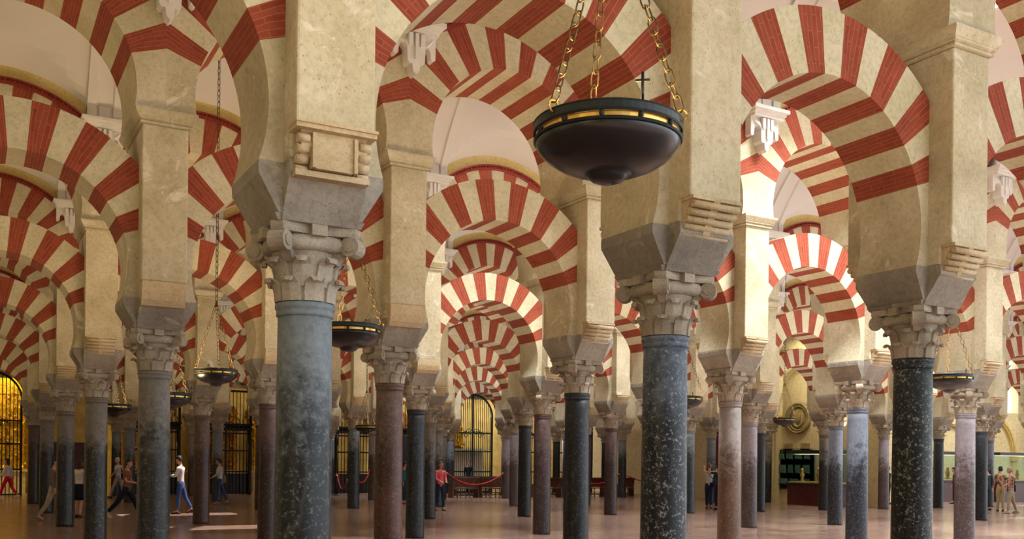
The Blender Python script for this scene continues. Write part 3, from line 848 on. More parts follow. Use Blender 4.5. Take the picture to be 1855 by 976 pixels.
b=MB(); b.box(SP*6+RX[6]-.2,SP*7+RX[6]+.2,42.6,42.75,0,2.3); b.box(SP*6+RX[6]-.2,SP*7+RX[6]+.2,42.5,42.75,2.3,2.42); tag(b.build('wall_rear.003',M['white']),kind='structure')
b=MB(); x0,x1=RX[6]+.3,SP+RX[6]-.3; b.box(x0,x1,GY,GY+.12,0,5.08); tag(b.build('wall_rear.002',M['chapel']),kind='structure')
b=MB(); b.box(x0,x1,GY-.06,GY-.005,0,2.25); b.box(x0,x1,GY-.09,GY-.005,2.25,2.36)
for k in range(4): b.box(x0+.1+k*.66,x0+.62+k*.66,GY-.09,GY-.06,.25,2.1)
tag(b.build('door_1',M['wood_red']),kind='structure')
# low marble balustrades
def balustrade(x0,x1,y,lab):
    t=thing('balustrade',lab,'balustrade',((x0+x1)/2,y,0)); w=x1-x0
    b=MB(); b.box(-w/2,w/2,-.12,.12,0,.14); b.build('base_rail',M['balus'],t)
    b=MB(); b.box(-w/2,w/2,-.13,.13,.72,.84); b.build('top_rail',M['balus'],t)
    n=int(w/.2)
    for k in range(n):
        q=MB(); q.lathe([(.05,0),(.03,.08),(.065,.22),(.03,.46),(.05,.58)],8,c=(-w/2+w*(k+.5)/n,0,.14)); q.build('baluster',M['balus'],t)
balustrade(SP*3+.8,SP*4-.2,GY-.85,'pale yellow marble balustrade before the black screen beside dark red column')
balustrade(SP*5+.75,SP*6-.6,GY-.85,'pale marble balustrade right of the widest foreground column')
for i,(m,lab,w,h) in {-1:('gold','large gilded altarpiece glowing on yellow behind the far left screen',2.6,4.6),1:('gold_dull','dark gilded altarpiece behind the screen near the old man',2.4,4.2),
  2:('gold_dull','dark gilded altarpiece behind the screen near the phone reader',2.4,4.2),3:('gold','bright gilded altarpiece behind the screen with gold cresting',2.6,4.6),
  5:('gold_dull','dark altarpiece behind the black-curtained screen',2.2,4.0),6:('gold','gilded altarpiece behind the central green gate',2.2,3.6)}.items():
    altar(SP*(i+.5)+(.6 if i!=6 else .5),43.9,w,h,M[m],lab)
b=MB(); b.box(-SP-.3,0.6,44.45,44.58,0.9,6.2); o=b.build('damask_hanging',M['yellow']); tag(o,'bright yellow damask wall hanging behind the far left altarpiece','hanging')
# curtains
def curtain(x0,x1,y,z0,z1,m,lab,gather=0):
    b=MB(); n=40; rings=[]
    for z,g in ((z0,gather),(z0+(z1-z0)*.45,gather*.75),(z1,0)):
        front=[]; back=[]
        for k in range(n+1):
            x=x0+(x1-x0)*(1-g)*k/n; d=.05*math.sin(k*1.25)
            front.append((x,y+d,z)); back.append((x,y+d+.02,z))
        rings.append(front+back[::-1])
    b.loft(rings,0,True); o=b.build('curtain',m); return tag(o,lab,'curtain','curtains at the rear chapels')
curtain(SP*5+.85,SP*5+1.7,GY-.3,.1,3.0,M['curtain_dark'],'black drawn curtain hanging by the screen right of the widest column')
curtain(SP*6-1.1,SP*6-.1,GY-.3,.1,3.1,M['curtain'],'dark maroon curtain gathered to one side beside a bright opening',.0)
pc=on_y(1303,800,27.6)
curtain(pc.x-.55,pc.x+.35,27.6,.05,3.35,M['curtain'],'crimson curtain beside the couple raising their arms')
# door-like bright opening
b=MB(); b.box(SP*6-2.05,SP*6-1.35,44.40,44.55,0.1,2.7); wn+=1; tag(b.build('window_%d'%wn,M['daylight']),kind='structure')

# pews
def pew(px0,px1,pyb,lab,m,yy=None):
    a=ground(px0,pyb); c=ground(px1,pyb); y=yy or (a.y+c.y)/2
    x0=on_y(px0,pyb,y).x; x1=on_y(px1,pyb,y).x; w=x1-x0
    t=thing('pew',lab,'bench',((x0+x1)/2,y,0),0,'wooden pews near the central gate')
    b=MB(); b.box(-w/2+.06,w/2-.06,-.05,.42,.42,.46); bevel(b.build('seat',m,t),.008)
    b=MB(); b.loft([[(x,-.06,.50),(x,-.02,.50),(x,-.10,.93),(x,-.14,.93)] for x in (-w/2+.06,w/2-.06)]); b.build('backrest',m,t)
    b=MB(); b.box(-w/2,w/2,-.20,-.08,.92,.97); bevel(b.build('book_ledge',m,t),.008)
    for x in [-w/2,w/2-.06]:
        e=MB(); P=[(-.12,0),(.44,0),(.44,.10),(.38,.16),(.40,.46),(.30,.60),(.02,.66),(-.06,.95),(-.17,.95),(-.08,.5),(-.12,.12)]
        e.loft([[(xx,yy_,z) for yy_,z in P] for xx in (x,x+.06)]); e.build('bench_end',m,t)
    for x in (-w/6,w/6):
        e=MB(); e.lathe([(.03,0),(.035,.03),(.02,.08),(.035,.2),(.02,.34),(.035,.42)],8,c=(x,.36,0)); e.build('leg',m,t)
        e=MB(); e.lathe([(.03,0),(.035,.03),(.02,.08),(.035,.2),(.02,.34),(.035,.42)],8,c=(x,-.02,0)); e.build('leg',m,t)
    b=MB(); b.box(-w/2+.05,w/2-.05,.33,.37,.10,.15); b.build('stretcher',m,t)
    return t
pew(818,866,903,'dark wooden pew below the central gate, left half',M['wood'],34.0)
pew(870,921,903,'dark wooden pew below the central gate, right half',M['wood'],34.0)
pew(822,915,899,'dark wooden pew behind the first pews, against the central gate',M['wood_dark'],36.4)
pew(966,1016,905,'brown wooden pew between the two central dark columns',M['wood'],33.6)
pew(1036,1096,905,'brown wooden pew just right of the central near-black column',M['wood'],33.6)
pew(1121,1146,906,'reddish wooden pew end just left of the mottled foreground column',M['wood'],33.6)
# rope barriers
def rope(p,q,sag,lab):
    p=Vector(p); q=Vector(q); pts=[]
    for k in range(25):
        t=k/24; pts.append(p.lerp(q,t)-Vector((0,0,sag*4*t*(1-t))))
    tt=thing('rope_barrier',lab,'rope',(p+q)/2,0,'red velvet barrier ropes'); c=(p+q)/2
    b=MB(); b.tube([x-c for x in pts],.026,8); b.build('rope',M['rope'],tt)
    for e in (p,q):
        h=MB(); h.tube([e-c+Vector((0,0,-.03)),e-c+Vector((0,0,.04))],.034,8); h.build('end_hook',M['gilt'],tt)
def colx(i,j): return Vector((SP*i,ROW[j],0))
rope(colx(5,5)+Vector((.22,-.05,1.17)),colx(6,5)+Vector((-.22,-.05,1.17)),.52,'sagging red velvet rope across the pews below the central gate')
rope(colx(7,5)+Vector((.22,-.05,1.12)),colx(8,5)+Vector((-.22,-.05,1.15)),.45,'red velvet rope behind the pews right of the central dark column')
rope(colx(8,5)+Vector((.22,-.05,1.12)),colx(9,5)+Vector((-.22,-.05,1.15)),.35,'red velvet rope beside the couple raising their arms')
def stanchion(px,pyb,lab):
    g=ground(px,pyb); t=thing('stanchion',lab,'stanchion',g)
    b=MB(); b.lathe([(.16,0),(.16,.02),(.10,.04),(.03,.06)],16); b.build('base',M['iron_black'],t)
    b=MB(); b.lathe([(.028,.05),(.028,.98)],10); b.build('post',M['iron_black'],t)
    b=MB(); b.lathe([(.04,.94),(.045,.98),(.03,1.0),(.04,1.03),(.01,1.07)],10); b.build('finial',M['gilt'],t)
    return g
g=stanchion(609,898,'black rope stanchion just right of the widest foreground column')
rope(g+Vector((.05,0,.96)),colx(3,4)+Vector((-.19,.1,1.0)),.45,'red rope between the black stanchion and a grey column')
rope(colx(3,4)+Vector((.2,.1,1.0)),colx(4,5)+Vector((-.2,-.1,1.25)),.25,'red rope rising past the bright opening near the maroon curtain')

# ------------------------------------------------------------------ museum wall at right
pr=on_x(1447,757,WX+.33)
t=thing('oval_relief','large oval carved stone relief with a U shaped scroll on yellow wall','relief',pr)
b=MB(); n=40
for a0,a1,d in ((1.0,.86,.14),(.84,.70,.10)):
    rings=[]
    for sc_,dd in ((a0,0),(a0*.97,d),(a1,d),(a1*.97,0)):
        rings.append([(-dd,-.75*sc_*math.cos(2*PI*k/n),.73*sc_*math.sin(2*PI*k/n)) for k in range(n)])
    b.loft(rings,0,True)
b.build('oval_frame',M['relief'],t)
b=MB(); b.tube([(-.06,.27*math.cos(a) ,-.06+(.34*math.sin(a) if math.sin(a)<0 else .42*math.sin(a))) for a in [PI*.8+2*PI*k/24*.72 for k in range(25)]],.07,8); b.build('scroll_carving',M['relief'],t)
b=MB(); b.lathe([(.68,0),(.70,.03),(.001,.05)],32); me=b.mesh('backing',M['relief']); o=link('backing',me,t); o.rotation_euler=(0,-PI/2,0); o.scale=(.92,.95,1)
for px,py in ((1428,808),(1459,808)):
    p=on_x(px,py,WX+.34); q=MB(); q.box(-.03,.0,-.28,.28,-.13,.13); o=q.build('plaque',M['relief'],None,p); bevel(o,.01)
    tag(o,'small %s stone plaque below the oval relief'%('left' if px<1440 else 'right'),'plaque','small stone plaques')
# glass board with stone fragments
c0=on_x(1412,812,WX+.28); c1=on_x(1474,888,WX+.28); 
t=thing('display_board','glass panel with rows of dark carved fragments on yellow wall','display',((c0.x),(c0.y+c1.y)/2,(c0.z+c1.z)/2)); w=abs(c0.y-c1.y); h=c0.z-c1.z
b=MB(); b.box(0,.02,-w/2,w/2,-h/2,h/2); b.build('glass_pane',M['glass'],t)
rr=random.Random(3)
for r,z in enumerate((h*.30,0,-h*.30)):
    y=-w/2+.2
    while y<w/2-.3:
        ww=rr.uniform(.28,.5) if r<2 else rr.uniform(.4,.9)
        q=MB(); hh=.24 if r!=1 else .38
        q.loft([[(xx,y,z-hh/2),(xx,y+ww,z-hh/2+.03),(xx,y+ww,z+hh/2),(xx,y+.04,z+hh/2)] for xx in (-.07,-.005)]); q.build('fragment',M['plaque'],t); y+=ww+.16
for s1 in (-1,1):
    for s2 in (-1,1):
        q=MB(); q.ball((-.03,s1*(w/2-.12),s2*(h/2-.1)),.05,8,6); q.build('bolt',M['iron_black'],t)
def showcase(c, length, depth, rz, lab, items, base_h=.95, glass_h=1.35):
    t=thing('display_case',lab,'display case',c,rz,'museum display cases')
    b=MB(); b.box(-length/2,length/2,-depth/2,depth/2,0,base_h); bevel(b.build('case_base',M['wood_red'],t),.01)
    b=MB(); b.box(-length/2-.06,length/2+.06,-depth/2-.06,depth/2+.06,base_h,base_h+.10); b.build('case_ledge',M['wood_dark'],t)
    b=MB(); b.box(-length/2+.02,length/2-.02,-depth/2+.02,depth/2-.02,base_h+.10,base_h+.16); b.build('lit_bed',M['lightbox'],t)
    g_=MB()
    for q in ((-length/2,length/2,-depth/2,-depth/2+.012),(-length/2,length/2,depth/2-.012,depth/2),(-length/2,-length/2+.012,-depth/2+.014,depth/2-.014),(length/2-.012,length/2,-depth/2+.014,depth/2-.014)):
        g_.box(q[0],q[1],q[2],q[3],base_h+.16,base_h+glass_h)
    g_.build('glass_hood',M['glass'],t)
    b=MB(); b.box(-length/2-.05,length/2+.05,-depth/2-.05,depth/2+.05,base_h+glass_h,base_h+glass_h+.14); b.build('case_lid',M['wood_dark'],t)
    rr=random.Random(items)
    for k in range(items):
        x=-length/2+length*(k+.5)/items; f=MB(); s=rr.uniform(.8,1.2)
        f.lathe([(.11*s,0),(.12*s,.03),(.05*s,.06),(.09*s,.2*s),(.11*s,.32*s),(.05*s,.40*s),(.07*s,.47*s),(.065*s,.55*s),(.01,.60*s)],12,c=(0,0,0))
        o=f.build('museum_exhibit',M['bust'],None,Vector(c)+Matrix.Rotation(rz,3,'Z')@Vector((x,0,base_h+.164)))
        tag(o,'small carved exhibit, %s from left, in the %s'%(nth(k+1),' '.join(lab.split()[:8])),'exhibit','exhibits inside the display cases')
    l=bpy.data.lights.new('case_light','AREA'); l.shape='RECTANGLE'; l.size=length*.9; l.size_y=depth*.7; l.energy=length*7; l.color=(1,.86,.6)
    o=bpy.data.objects.new('case_light',l); col.objects.link(o); o.parent=t; o.location=(0,0,base_h+glass_h-.02)
    return t
showcase((29.35,22.7,0),2.8,.8,PI/2,'dark red display case below the oval relief',3,.85,1.35)
pA=on_y(1716,900,24.4); showcase((pA.x,24.4,0),3.6,.8,0,'long case behind the yellow-bag woman',3)
pB=on_y(1835,900,23.4); showcase((pB.x+1.0,23.4,0),5.5,.9,0,'long case behind the pair in patterned shirts',4)

# ------------------------------------------------------------------ people
def skinmesh(name, verts, edges, radii, mat, sub=1, root=0):
    me=bpy.data.meshes.new(name); me.from_pydata(verts,edges,[]); o=bpy.data.objects.new(name,me); col.objects.link(o)
    bpy.context.view_layer.objects.active=o
    m=o.modifiers.new('skin','SKIN'); m.use_smooth_shade=True
    sv=me.skin_vertices[0].data
    for k,r in enumerate(radii): sv[k].radius=r if isinstance(r,tuple) else (r,r); sv[k].use_root=(k==root)
    s=o.modifiers.new('sub','SUBSURF'); s.levels=sub; s.render_levels=sub
    dg=bpy.context.evaluated_depsgraph_get(); ev=o.evaluated_get(dg)
    out=bpy.data.meshes.new_from_object(ev); bpy.data.objects.remove(o); bpy.data.meshes.remove(me)
    out.materials.clear(); out.materials.append(mat); out.name=name
    for p in out.polygons: p.use_smooth=True
    return out
matcache={}
def cloth(c, rough=.85, pattern=None):
    k=(tuple(c),pattern)
    if k not in matcache:
        if pattern:
            m,nt,b=new_mat('patterned_cloth'); v=coords(nt)
            vo=N(nt,'ShaderNodeTexVoronoi'); vo.inputs['Scale'].default_value=14; nt.links.new(v,vo.inputs['Vector'])
            sx=N(nt,'ShaderNodeSeparateColor'); nt.links.new(vo.outputs['Color'],sx.inputs[0])
            nt.links.new(ramp(nt,sx.outputs[0],[(0,lin(c)),(.4,lin(pattern)),(.7,lin((60,50,50))),(.85,lin(c))],'CONSTANT'),b.inputs['Base Color'])
            b.inputs['Roughness'].default_value=.85; matcache[k]=m
        else: matcache[k]=simple('cloth',c,rough,0,.08,12,.05,.2)
    return matcache[k]
SKIN=simple('skin',(196,146,120),.55,0,.06,20); EYE_M=simple('eye',(30,22,20),.3); LIPS=simple('lips',(160,84,76),.5)
def person(loc, heading, h, label, top, bottom, shoes, hair, legs=((.25,.1),(-.2,.25)), arms=((.1,.06,.25),(-.1,.06,.25)), headyaw=0, nod=0, lean=0,
           skirt=None, longhair=False, sleeves='long', bag=None, top_pat=None, skin=SKIN, coat=False, prop=None, hip=.90, cap=None):
    k=h/1.70
    rz=math.atan2(-heading.x,heading.y)
    t=thing('person',label,'person',loc,rz,None)
    # joints, facing +y
    J={}
    hipz=.90
    for s,(a,kb) in zip((-1,1),legs):
        hx=s*.085
        J['hip',s]=Vector((hx,0,hipz)); d=Vector((0,math.sin(a),-math.cos(a))); J['knee',s]=J['hip',s]+d*.42
        a2=a-kb; J['ank',s]=J['knee',s]+Vector((s*.0,math.sin(a2),-math.cos(a2)))*.41
        ft=Vector((s*.02,math.cos(a2*.6),math.sin(a2*.6)*.9)); J['heel',s]=J['ank',s]+Vector((0,-.045,-.03)); J['toe',s]=J['ank',s]+ft*.15+Vector((0,0,-.045))
    mz=min(min(J['ank',s].z-.085,J['toe',s].z-.03) for s in (-1,1))
    lf=Vector((0,lean,0))
    J['pel']=Vector((0,0,.93)); J['waist']=Vector((0,.01,1.08))+lf*.35; J['chest']=Vector((0,.015,1.28))+lf*.75; J['neck']=Vector((0,.0,1.44))+lf; J['nk2']=Vector((0,.02+nod*.02,1.51))+lf*1.1
    for s,(af,ab,eb) in zip((-1,1),arms):
        J['sh',s]=Vector((s*.175,0,1.39))+lf*.95
        d=Vector((s*math.sin(ab),math.sin(af)*math.cos(ab),-math.cos(af)*math.cos(ab))); J['el',s]=J['sh',s]+d*.28
        a2=af+eb; inn=-.35 if eb>.8 else 0
        d2=Vector((s*(math.sin(ab)*.6+inn),math.sin(a2),-math.cos(a2))).normalized(); J['wr',s]=J['el',s]+d2*.245
        J['hd',s]=d2
    for q in J:
        if not (isinstance(q,tuple) and q[0]=='hd'): J[q].z-=mz; J[q]*=k
    # ---- body: one continuous mesh (trunk, limbs, hands with five fingers, neck) joined with the head
    V=[];E=[];Rr=[]
    def add(p,r,par=None):
        V.append(tuple(p)); Rr.append(tuple(x*k for x in r) if isinstance(r,tuple) else (r*k,r*k)); i=len(V)-1
        if par is not None: E.append((par,i))
        return i
    pel=add(J['pel'],(.10,.076)); wa=add(J['waist'],(.095,.07),pel); ch=add(J['chest'],(.125,.09),wa); nk=add(J['neck'],.058,ch); n2=add(J['nk2'],.05,nk)
    hd=add(J['nk2']+Vector((0,.02,.075))*k,.058,n2)
    for s in (-1,1):
        hp=add(J['hip',s]+Vector((0,0,-.05))*k,.078,pel); md=add(J['hip',s].lerp(J['knee',s],.5),.072,hp); kn=add(J['knee',s],.052,md); cf=add(J['knee',s].lerp(J['ank',s],.35),.053,kn); an=add(J['ank',s],.036,cf); to=add(J['toe',s],.03,an)
        sh=add(J['sh',s],.052,ch); el=add(J['el',s],.037,sh); wr=add(J['wr',s],.025,el)
        d=J['hd',s]; side=Vector((1,0,0)) if abs(d.x)<.8 else Vector((0,1,0)); sd=(side-d*side.dot(d)).normalized(); nm=d.cross(sd)
        pa=add(J['wr',s]+d*.05*k,(.036,.018),wr); pb_=add(J['wr',s]+d*.085*k,(.036,.016),pa)
        for q,(o,L) in enumerate(((-.027,.058),(-.009,.070),(.009,.066),(.027,.050))):
            b0=J['wr',s]+(d*.088+sd*o)*k; f1=add(b0+d*.012*k,.0085,pb_); f2=add(b0+(d*L*.55+nm*.008*s)*k,.0078,f1); add(b0+(d*L+nm*.026*s)*k,.0066,f2)
        th=add(J['wr',s]+(d*.045+sd*-.04*s)*k,.011,pa); add(J['wr',s]+(d*.085+sd*-.058*s)*k,.0085,th)
    body=skinmesh('body',V,E,Rr,skin,1,0)
    # head with features
    hb=MB(); hc=J['nk2']+Vector((0,.028+.02*nod,.105))*k
    cy,sy=math.cos(headyaw),math.sin(headyaw); cn,sn=math.cos(nod),math.sin(nod)
    def H(p):
        x,y,z=p; y,z=y*cn+z*sn*1.0, -y*sn+z*cn
        x,y=x*cy-y*sy, x*sy+y*cy
        return (hc.x+x*k,hc.y+y*k,hc.z+z*k)
    n=16; rings=[]
    for z,rx,ry,oy in ((-.115,.020,.022,.045),(-.105,.042,.05,.03),(-.08,.056,.075,.012),(-.045,.066,.088,.004),(0,.073,.094,0),(.04,.075,.097,-.004),(.075,.068,.088,-.008),(.1,.05,.066,-.01),(.115,.02,.03,-.01)):
        rings.append([H((rx*math.cos(2*PI*i/n),oy+ry*math.sin(2*PI*i/n),z)) for i in range(n)])
    hb.loft(rings,0,True)
    nose=[[H(p) for p in q] for q in ([(-.008,.088,.012),(.008,.088,.012),(.006,.096,.012),(-.006,.096,.012)],[(-.017,.082,-.030),(.017,.082,-.030),(.010,.116,-.028),(-.010,.116,-.028)],[(-.012,.082,-.040),(.012,.082,-.040),(.008,.104,-.040),(-.008,.104,-.040)])]
    hb.loft(nose,0,True)
    for s in (-1,1):
        hb.ball(H((s*.028,.083,.010)),.0095*k,8,5,1); hb.ball(H((s*.076,-.005,-.008)),.026*k,8,5,0,(.35,.7,1.1))
        hb.tube([H((s*.014,.094,.03)),H((s*.03,.092,.034)),H((s*.045,.08,.028))],.004*k,5,1)
    hb.tube([H((-.022,.084,-.066)),H((0,.092,-.064)),H((.022,.084,-.066))],.0065*k,6,2)
    hm=hb.mesh('headtmp',[skin,EYE_M,LIPS])
    bm=bmesh.new(); bm.from_mesh(body); bm.from_mesh(hm); 
    body.materials.append(EYE_M); body.materials.append(LIPS); bm.to_mesh(body); bm.free(); bpy.data.meshes.remove(hm)
    link('body',body,t)
    # ---- hair
    q=MB(); rings=[]
    zl=-.06 if not longhair else -.10
    for z,rx,ry,oy in ((zl,.068,.055,-.045),(-.03,.080,.075,-.036),(.015,.083,.085,-.026),(.05,.084,.098,-.012),(.085,.076,.096,-.010),(.112,.055,.072,-.010),(.128,.02,.03,-.01)):
        rings.append([H((rx*math.cos(2*PI*i/n),oy+ry*math.sin(2*PI*i/n),z)) for i in range(n)])
    q.loft(rings,0,True)
    if longhair:
        rings=[]
        for z,rx,ry,oy in ((-.20,.06,.025,-.075),(-.12,.08,.045,-.062),(-.03,.085,.065,-.045),(.05,.08,.08,-.03)):
            rings.append([H((rx*math.cos(2*PI*i/n),oy+ry*math.sin(2*PI*i/n),z)) for i in range(n)])
        q.loft(rings,0,True)
    q.build('hair',simple('hair',hair,.6,0,.10,40),t)
    # ---- clothing
    V=[];E=[];Rr=[]
    pel=add(J['pel']+Vector((0,0,-.13 if not coat else -.20))*k,(.150,.116)); wa=add(J['waist'],(.135,.105),pel); ch=add(J['chest'],(.152,.115),wa); nk=add(J['neck']+Vector((0,0,-.02))*k,.075,ch)
    for s in (-1,1):
        sh=add(J['sh',s],.07,ch); 
        if sleeves=='long': el=add(J['el',s],.052,sh); add(J['el',s].lerp(J['wr',s],.9),.04,el)
        else: add(J['sh',s].lerp(J['el',s],.72),.058,sh)
    link('shirt',skinmesh('shirt',V,E,Rr,cloth(top,pattern=top_pat),1,0),t)
    if skirt:
        b=MB(); zz=J['pel'].z; rings=[]
        for z,rx,ry in ((zz+.06*k,.14,.11),(zz-.08*k,.165,.13),(zz-.25*k,.18,.15),(zz-.42*k,.19,.17),(zz-.42*k,.17,.15)):
            rings.append([(rx*k*math.cos(2*PI*i/20)*(1+.03*math.cos(i*PI/2)),ry*k*math.sin(2*PI*i/20),z) for i in range(20)])
        b.loft(rings,0,True); b.build('skirt',cloth(skirt),t)
    else:
        V=[];E=[];Rr=[]
        pel=add(J['pel']+Vector((0,0,.11))*k,(.124,.096)); pel=add(J['pel']+Vector((0,0,-.01))*k,(.138,.108),pel)
        for s in (-1,1):
            hp=add(J['hip',s]+Vector((0,0,-.05))*k,.098,pel); md=add(J['hip',s].lerp(J['knee',s],.5),.086,hp); kn=add(J['knee',s],.068,md); an=add(J['knee',s].lerp(J['ank',s],.93),.056,kn)
        link('trousers',skinmesh('trousers',V,E,Rr,cloth(bottom),1,0),t)
    for s in (-1,1):
        b=MB(); A=J['ank',s]; D=(J['toe',s]-A); D=Vector((D.x,D.y,D.z+.045*k)).normalized(); sd=Vector((1,0,0)); up=sd.cross(D).normalized()
        rings=[]
        for tt,wd,hh in ((-.085,.026,.05),(-.06,.036,.075),(0,.04,.085),(.06,.044,.06),(.13,.046,.045),(.175,.032,.03),(.19,.012,.015)):
            c=A+(D*tt-up*.085)*k
            rings.append([c+(sd*wd*x+up*hh*z)*k for x,z in ((-1,0),(-1,.5),(-.6,1),(.6,1),(1,.5),(1,0))])
        b.loft(rings,0,True); b.build('shoe',cloth(shoes,.5),t)
    if bag:
        kind,c=bag
        b=MB(); y0=-.05 if kind=='shoulder' else -.16
        if kind=='shoulder':
            P=J['pel']+Vector((.20,.0,.02))*k
            b.loft([[P+Vector((x,y,z))*k for x,y in ((-.05,-.15*e),(.06,-.15*e),(.06,.15*e),(-.05,.15*e))] for z,e in ((-.14,.9),(-.12,1),(.10,.95),(.12,.8))],0)
            b.tube([P+Vector((.0,.1,.12))*k,J['chest']+Vector((.05,.13,0))*k,J['neck']+Vector((-.10,.02,-.01))*k,J['chest']+Vector((.03,-.135,0))*k,P+Vector((0,-.1,.12))*k],.014*k,6)
        else:
            P=J['chest']+Vector((0,-.2,-.06))*k
            b.loft([[P+Vector((x*e,y,z))*k for x,y in ((-.15,-.09*e),(.15,-.09*e),(.15,.07),(-.15,.07))] for z,e in ((-.22,.85),(-.18,1),(.10,1),(.2,.7))],0)
            for s in (-1,1): b.tube([P+Vector((s*.1,.06,.18))*k,J['neck']+Vector((s*.1,.0,-.0))*k,J['chest']+Vector((s*.11,.13,.02))*k,J['chest']+Vector((s*.13,.05,-.2))*k,P+Vector((s*.12,.06,-.18))*k],.014*k,6)
        o=b.build('shoulder_bag' if kind=='shoulder' else 'backpack',cloth(c)); o.location=loc; o.rotation_euler[2]=rz
        tag(o,'bag carried by the '+label[:1].lower()+label[1:] if len(label.split())<=12 else 'bag carried by '+' '.join(label.split()[:12]),'bag')
    if prop=='phone':
        c=(J['wr',1]+J['hd',1]*.12*k); b=MB(); b.box(-.035,.035,-.006,.006,-.07,.07); o=b.build('phone',M['iron_black'],None)
        o.matrix_world=Matrix.Translation(Vector(loc))@Matrix.Rotation(rz,4,'Z')@Matrix.Translation(c+Vector((-.0,.02,.03)))@Matrix.Rotation(-.6,4,'X'); tag(o,'small dark phone held by the man in white shirt and jeans','phone')
    return t
LEFT=-U; RIGHT=U; AWAY=W; TOWARD=-W
dk=(30,24,22)
def pp(px,py): return ground(px,py)
walk=((.42,.12),(-.30,.35)); walk2=((-.30,.40),(.40,.10)); stand=((.06,.05),(-.05,.06))
person(pp(14,902),LEFT,1.64,'person in white shirt and red trousers walking at the far left edge',(222,216,222),(206,34,56),(214,206,200),dk,walk,((.3,.08,.5),(-.3,.08,.4)),longhair=True)
person(pp(97,943),RIGHT,1.70,'person in beige trousers stepping behind a dark column at far left',(110,90,78),(164,148,126),(120,100,86),dk,walk,((-.1,.05,.3),(.1,.05,.3)))
person(pp(143,937),AWAY,1.62,'woman in white blouse and black knee-length skirt between left columns',(206,196,182),(24,24,34),(40,34,34),dk,((.08,.05),(-.10,.1)),((.1,.05,.6),(.0,.05,.5)),skirt=(24,24,36),longhair=True)
person(pp(214,902),LEFT,1.72,'old white-haired man in white shirt and grey trousers walking left',(206,208,220),(150,146,140),(36,30,30),(198,192,186),walk,((.25,.06,.5),(-.35,.06,.5)),sleeves='short',bag=('shoulder',(36,38,52)))
person(pp(229,940),RIGHT,1.72,'striding person in brown shirt half hidden left of the thick grey column',(128,84,62),(28,30,46),(190,184,178),dk,((.5,.1),(-.55,.2)),((.1,.06,1.2),(.2,.06,1.2)),sleeves='short')
person(pp(327,931),LEFT,1.74,'man in untucked white shirt and blue jeans looking down at phone',(214,206,212),(56,76,128),(52,44,48),dk,((.10,.05),(-.26,.25)),((.35,.05,1.35),(.35,.05,1.35)),nod=.4,coat=True,prop='phone')
person(pp(398,914),LEFT,1.68,'person in pale grey jacket and jeans with long shoes, facing left',(190,192,192),(62,74,112),(110,100,96),dk,((.12,.05),(-.24,.25)),((.2,.06,.9),(-.05,.06,.4)),bag=('shoulder',(150,132,104)),coat=True)
person(pp(797,925),TOWARD*.6+RIGHT*.35,1.66,'woman in pink top and dark jeans beside the grey central-left columns',(222,104,112),(38,42,68),(96,70,54),(92,58,40),((.14,.05),(-.16,.2)),((.1,.06,1.1),(.15,.06,1.1)),longhair=True)
person(on_y(848,900,37.6)*1.0-Vector((0,0,on_y(848,900,37.6).z)),TOWARD,1.72,'person in dark navy clothes standing before the central green gate',(26,28,40),(24,24,34),(24,22,22),dk,stand)
person(pp(1284,921),AWAY+RIGHT*.3,1.70,'person in white shirt and navy trousers raising arms, right of mottled column',(206,206,204),(38,46,78),(40,36,36),(120,86,60),stand,((1.6,.15,.7),(1.5,.15,.6)),sleeves='short',bag=('shoulder',(40,46,66)))
person(pp(1302,923),AWAY+LEFT*.4,1.68,'person in dark teal top with arm outstretched beside the white shirted one',(40,66,66),(26,28,42),(34,30,30),dk,stand,((1.5,.4,.3),(.1,.06,.3)),sleeves='short')
person(pp(1692,917),AWAY,1.66,'woman in white top and pink skirt beside the black flecked column',(214,200,186),(190,140,132),(190,160,140),(120,80,50),stand,((.1,.06,.3),(.1,.06,.3)),skirt=(196,150,142),bag=('shoulder',(214,170,40)),sleeves='short')
person(pp(1729,912),LEFT+AWAY*.5,1.64,'person in dark red clothes partly hidden left of the pinkish column',(92,52,48),(60,44,44),(40,34,32),dk,stand)
person(pp(1812,926),AWAY+RIGHT*.3,1.70,'dark-haired person in tan patterned shirt and khaki trousers, right edge group',(172,140,104),(150,136,92),(60,50,44),dk,stand,((.2,.06,.8),(.1,.06,.5)),top_pat=(120,70,60),sleeves='short')
person(pp(1831,930),LEFT+AWAY*.6,1.68,'grey-haired person in red patterned shirt and beige trousers, right edge group',(170,130,110),(164,150,130),(150,140,130),(150,136,124),((.14,.05),(-.16,.15)),((.2,.08,.9),(.0,.08,.3)),top_pat=(120,48,50),sleeves='short',bag=('shoulder',(50,52,58)))
person(pp(1788,924),AWAY,1.68,'person in dark teal clothes behind the slim dark column at right',(48,66,70),(50,54,60),(34,30,30),dk,stand)
person(pp(731,912),RIGHT,1.62,'person in teal top glimpsed between two central-left columns',(40,110,130),(36,60,80),(60,50,46),dk,stand)
person(pp(1609,913),LEFT,1.66,'person in dark clothes just left of the black flecked column',(40,36,44),(30,30,40),(30,28,28),dk,stand,((.5,.1,1.0),(.1,.06,.3)))

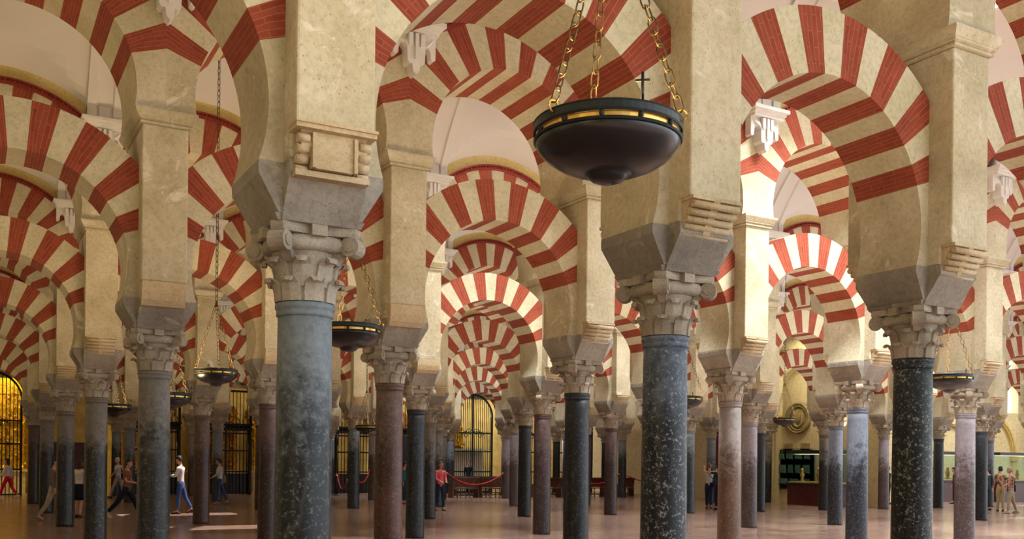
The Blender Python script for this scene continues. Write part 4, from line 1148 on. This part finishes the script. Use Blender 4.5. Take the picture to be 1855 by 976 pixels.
# ------------------------------------------------------------------ light
w=bpy.data.worlds.new('hall_daylight'); sc.world=w; w.use_nodes=True; nt=w.node_tree; bg=nt.nodes['Background']
tc=N(nt,'ShaderNodeTexCoord'); sx=N(nt,'ShaderNodeSeparateXYZ'); nt.links.new(tc.outputs['Generated'],sx.inputs[0])
f=math_(nt,'ADD',math_(nt,'MULTIPLY',sx.outputs[0],.9),math_(nt,'MULTIPLY',sx.outputs[1],-.07))
nt.links.new(ramp(nt,math_(nt,'ADD',math_(nt,'MULTIPLY',f,.7),.5),[(.12,(.12,.105,.085,1)),(.5,(.36,.36,.35,1)),(.9,(1.15,1.25,1.32,1))]),bg.inputs[0]); bg.inputs[1].default_value=2.2
s=bpy.data.lights.new('sun','SUN'); s.energy=9; s.angle=.01; s.color=(1,.95,.86); o=bpy.data.objects.new('sun',s); col.objects.link(o)
o.rotation_euler=Vector((-math.cos(SUNE),0,-math.sin(SUNE))).to_track_quat('-Z','Y').to_euler()
def area(name, x,y,z, sx_,sy_, e, c, down=True, rot=None):
    l=bpy.data.lights.new(name,'AREA'); l.shape='RECTANGLE'; l.size=sx_; l.size_y=sy_; l.energy=e; l.color=c
    o=bpy.data.objects.new(name,l); col.objects.link(o); o.location=(x,y,z)
    if rot: o.rotation_euler=rot
    return o
pw={(0,11.2):3000,(0,19.8):2200,(1,8.6):2100,(1,21.45):3000,(2,16.5):2200,(2,28.0):1200,(3,13.2):1100,(3,37.9):1200,(4,19.8):1200,(5,18.2):1300}
for k,x,w_,l_ in sky:
    yc=(rows[k+1]+rows[k+2])/2
    area('skylight_lamp',x,yc,10.85,l_*.95,w_*.95,pw[(k,x)],(.93,.97,1))
FILL=105
# warm lamps of the chapels
for x,e,c in ((-1.2,300,(1,.82,.30)),(5.0,22,(1,.8,.5)),(8.5,22,(1,.8,.5)),(12.3,90,(1,.82,.45)),(17.8,22,(1,.9,.7)),(21.8,190,(1,.92,.72)),(25.0,120,(1,.97,.9)),(28.2,60,(.9,.8,1))):
    area('chapel_lamp',x,42.2,6.2,2.0,1.2,e,c)
for k in range(-1,6):  # added upward fill lights without fixtures, brightening vaults and arch undersides
    xa,xb=[(-4,9),(-6,16),(-6,24),(-6,32),(-6,42),(-6,30),(-6,30)][k+1]; n=int((xb-xa)/6.6+.5); yc=(rows[k+1]+rows[k+2])/2
    for q in range(n):
        x=xa+(xb-xa)*(q+.5)/n; t=min(1,max(0,(x-1)/14)); c=(1,.74+.21*t,.40+.49*t)
        area('nave_fill_light',x,yc,3.4,3.6,1.2,FILL*(.46+.6*t),c,rot=(PI,0,0))
area('museum_lamp',29.2,23.6,7.4,1.5,3,160,(1,.86,.55)); area('museum_lamp',44,23.5,8,6,2,420,(1,.88,.6))

# ------------------------------------------------------------------ camera
cam=bpy.data.cameras.new('camera'); cam.sensor_fit='HORIZONTAL'; cam.sensor_width=36; cam.lens=F/1855*36
cam.shift_y=(CY-488)/1855; cam.clip_end=300
co=bpy.data.objects.new('camera',cam); col.objects.link(co); co.location=CAM
co.matrix_world=Matrix.Translation(CAM)@Matrix.Rotation(-TH,4,'Z')@Matrix.Rotation(PI/2,4,'X')@Matrix.Rotation(ROLL,4,'Z')
sc.camera=co
sc.view_settings.view_transform='Standard'; sc.view_settings.look='None'; sc.view_settings.gamma=1; sc.view_settings.use_curve_mapping=False
sc.view_settings.exposure=-.06
sc.cycles.use_denoising=True; sc.cycles.use_adaptive_sampling=True; sc.cycles.adaptive_threshold=.03; sc.cycles.max_bounces=7; sc.cycles.diffuse_bounces=4; sc.cycles.glossy_bounces=3; sc.cycles.transmission_bounces=6
sc.cycles.sample_clamp_indirect=6; sc.cycles.caustics_reflective=False; sc.cycles.caustics_refractive=False
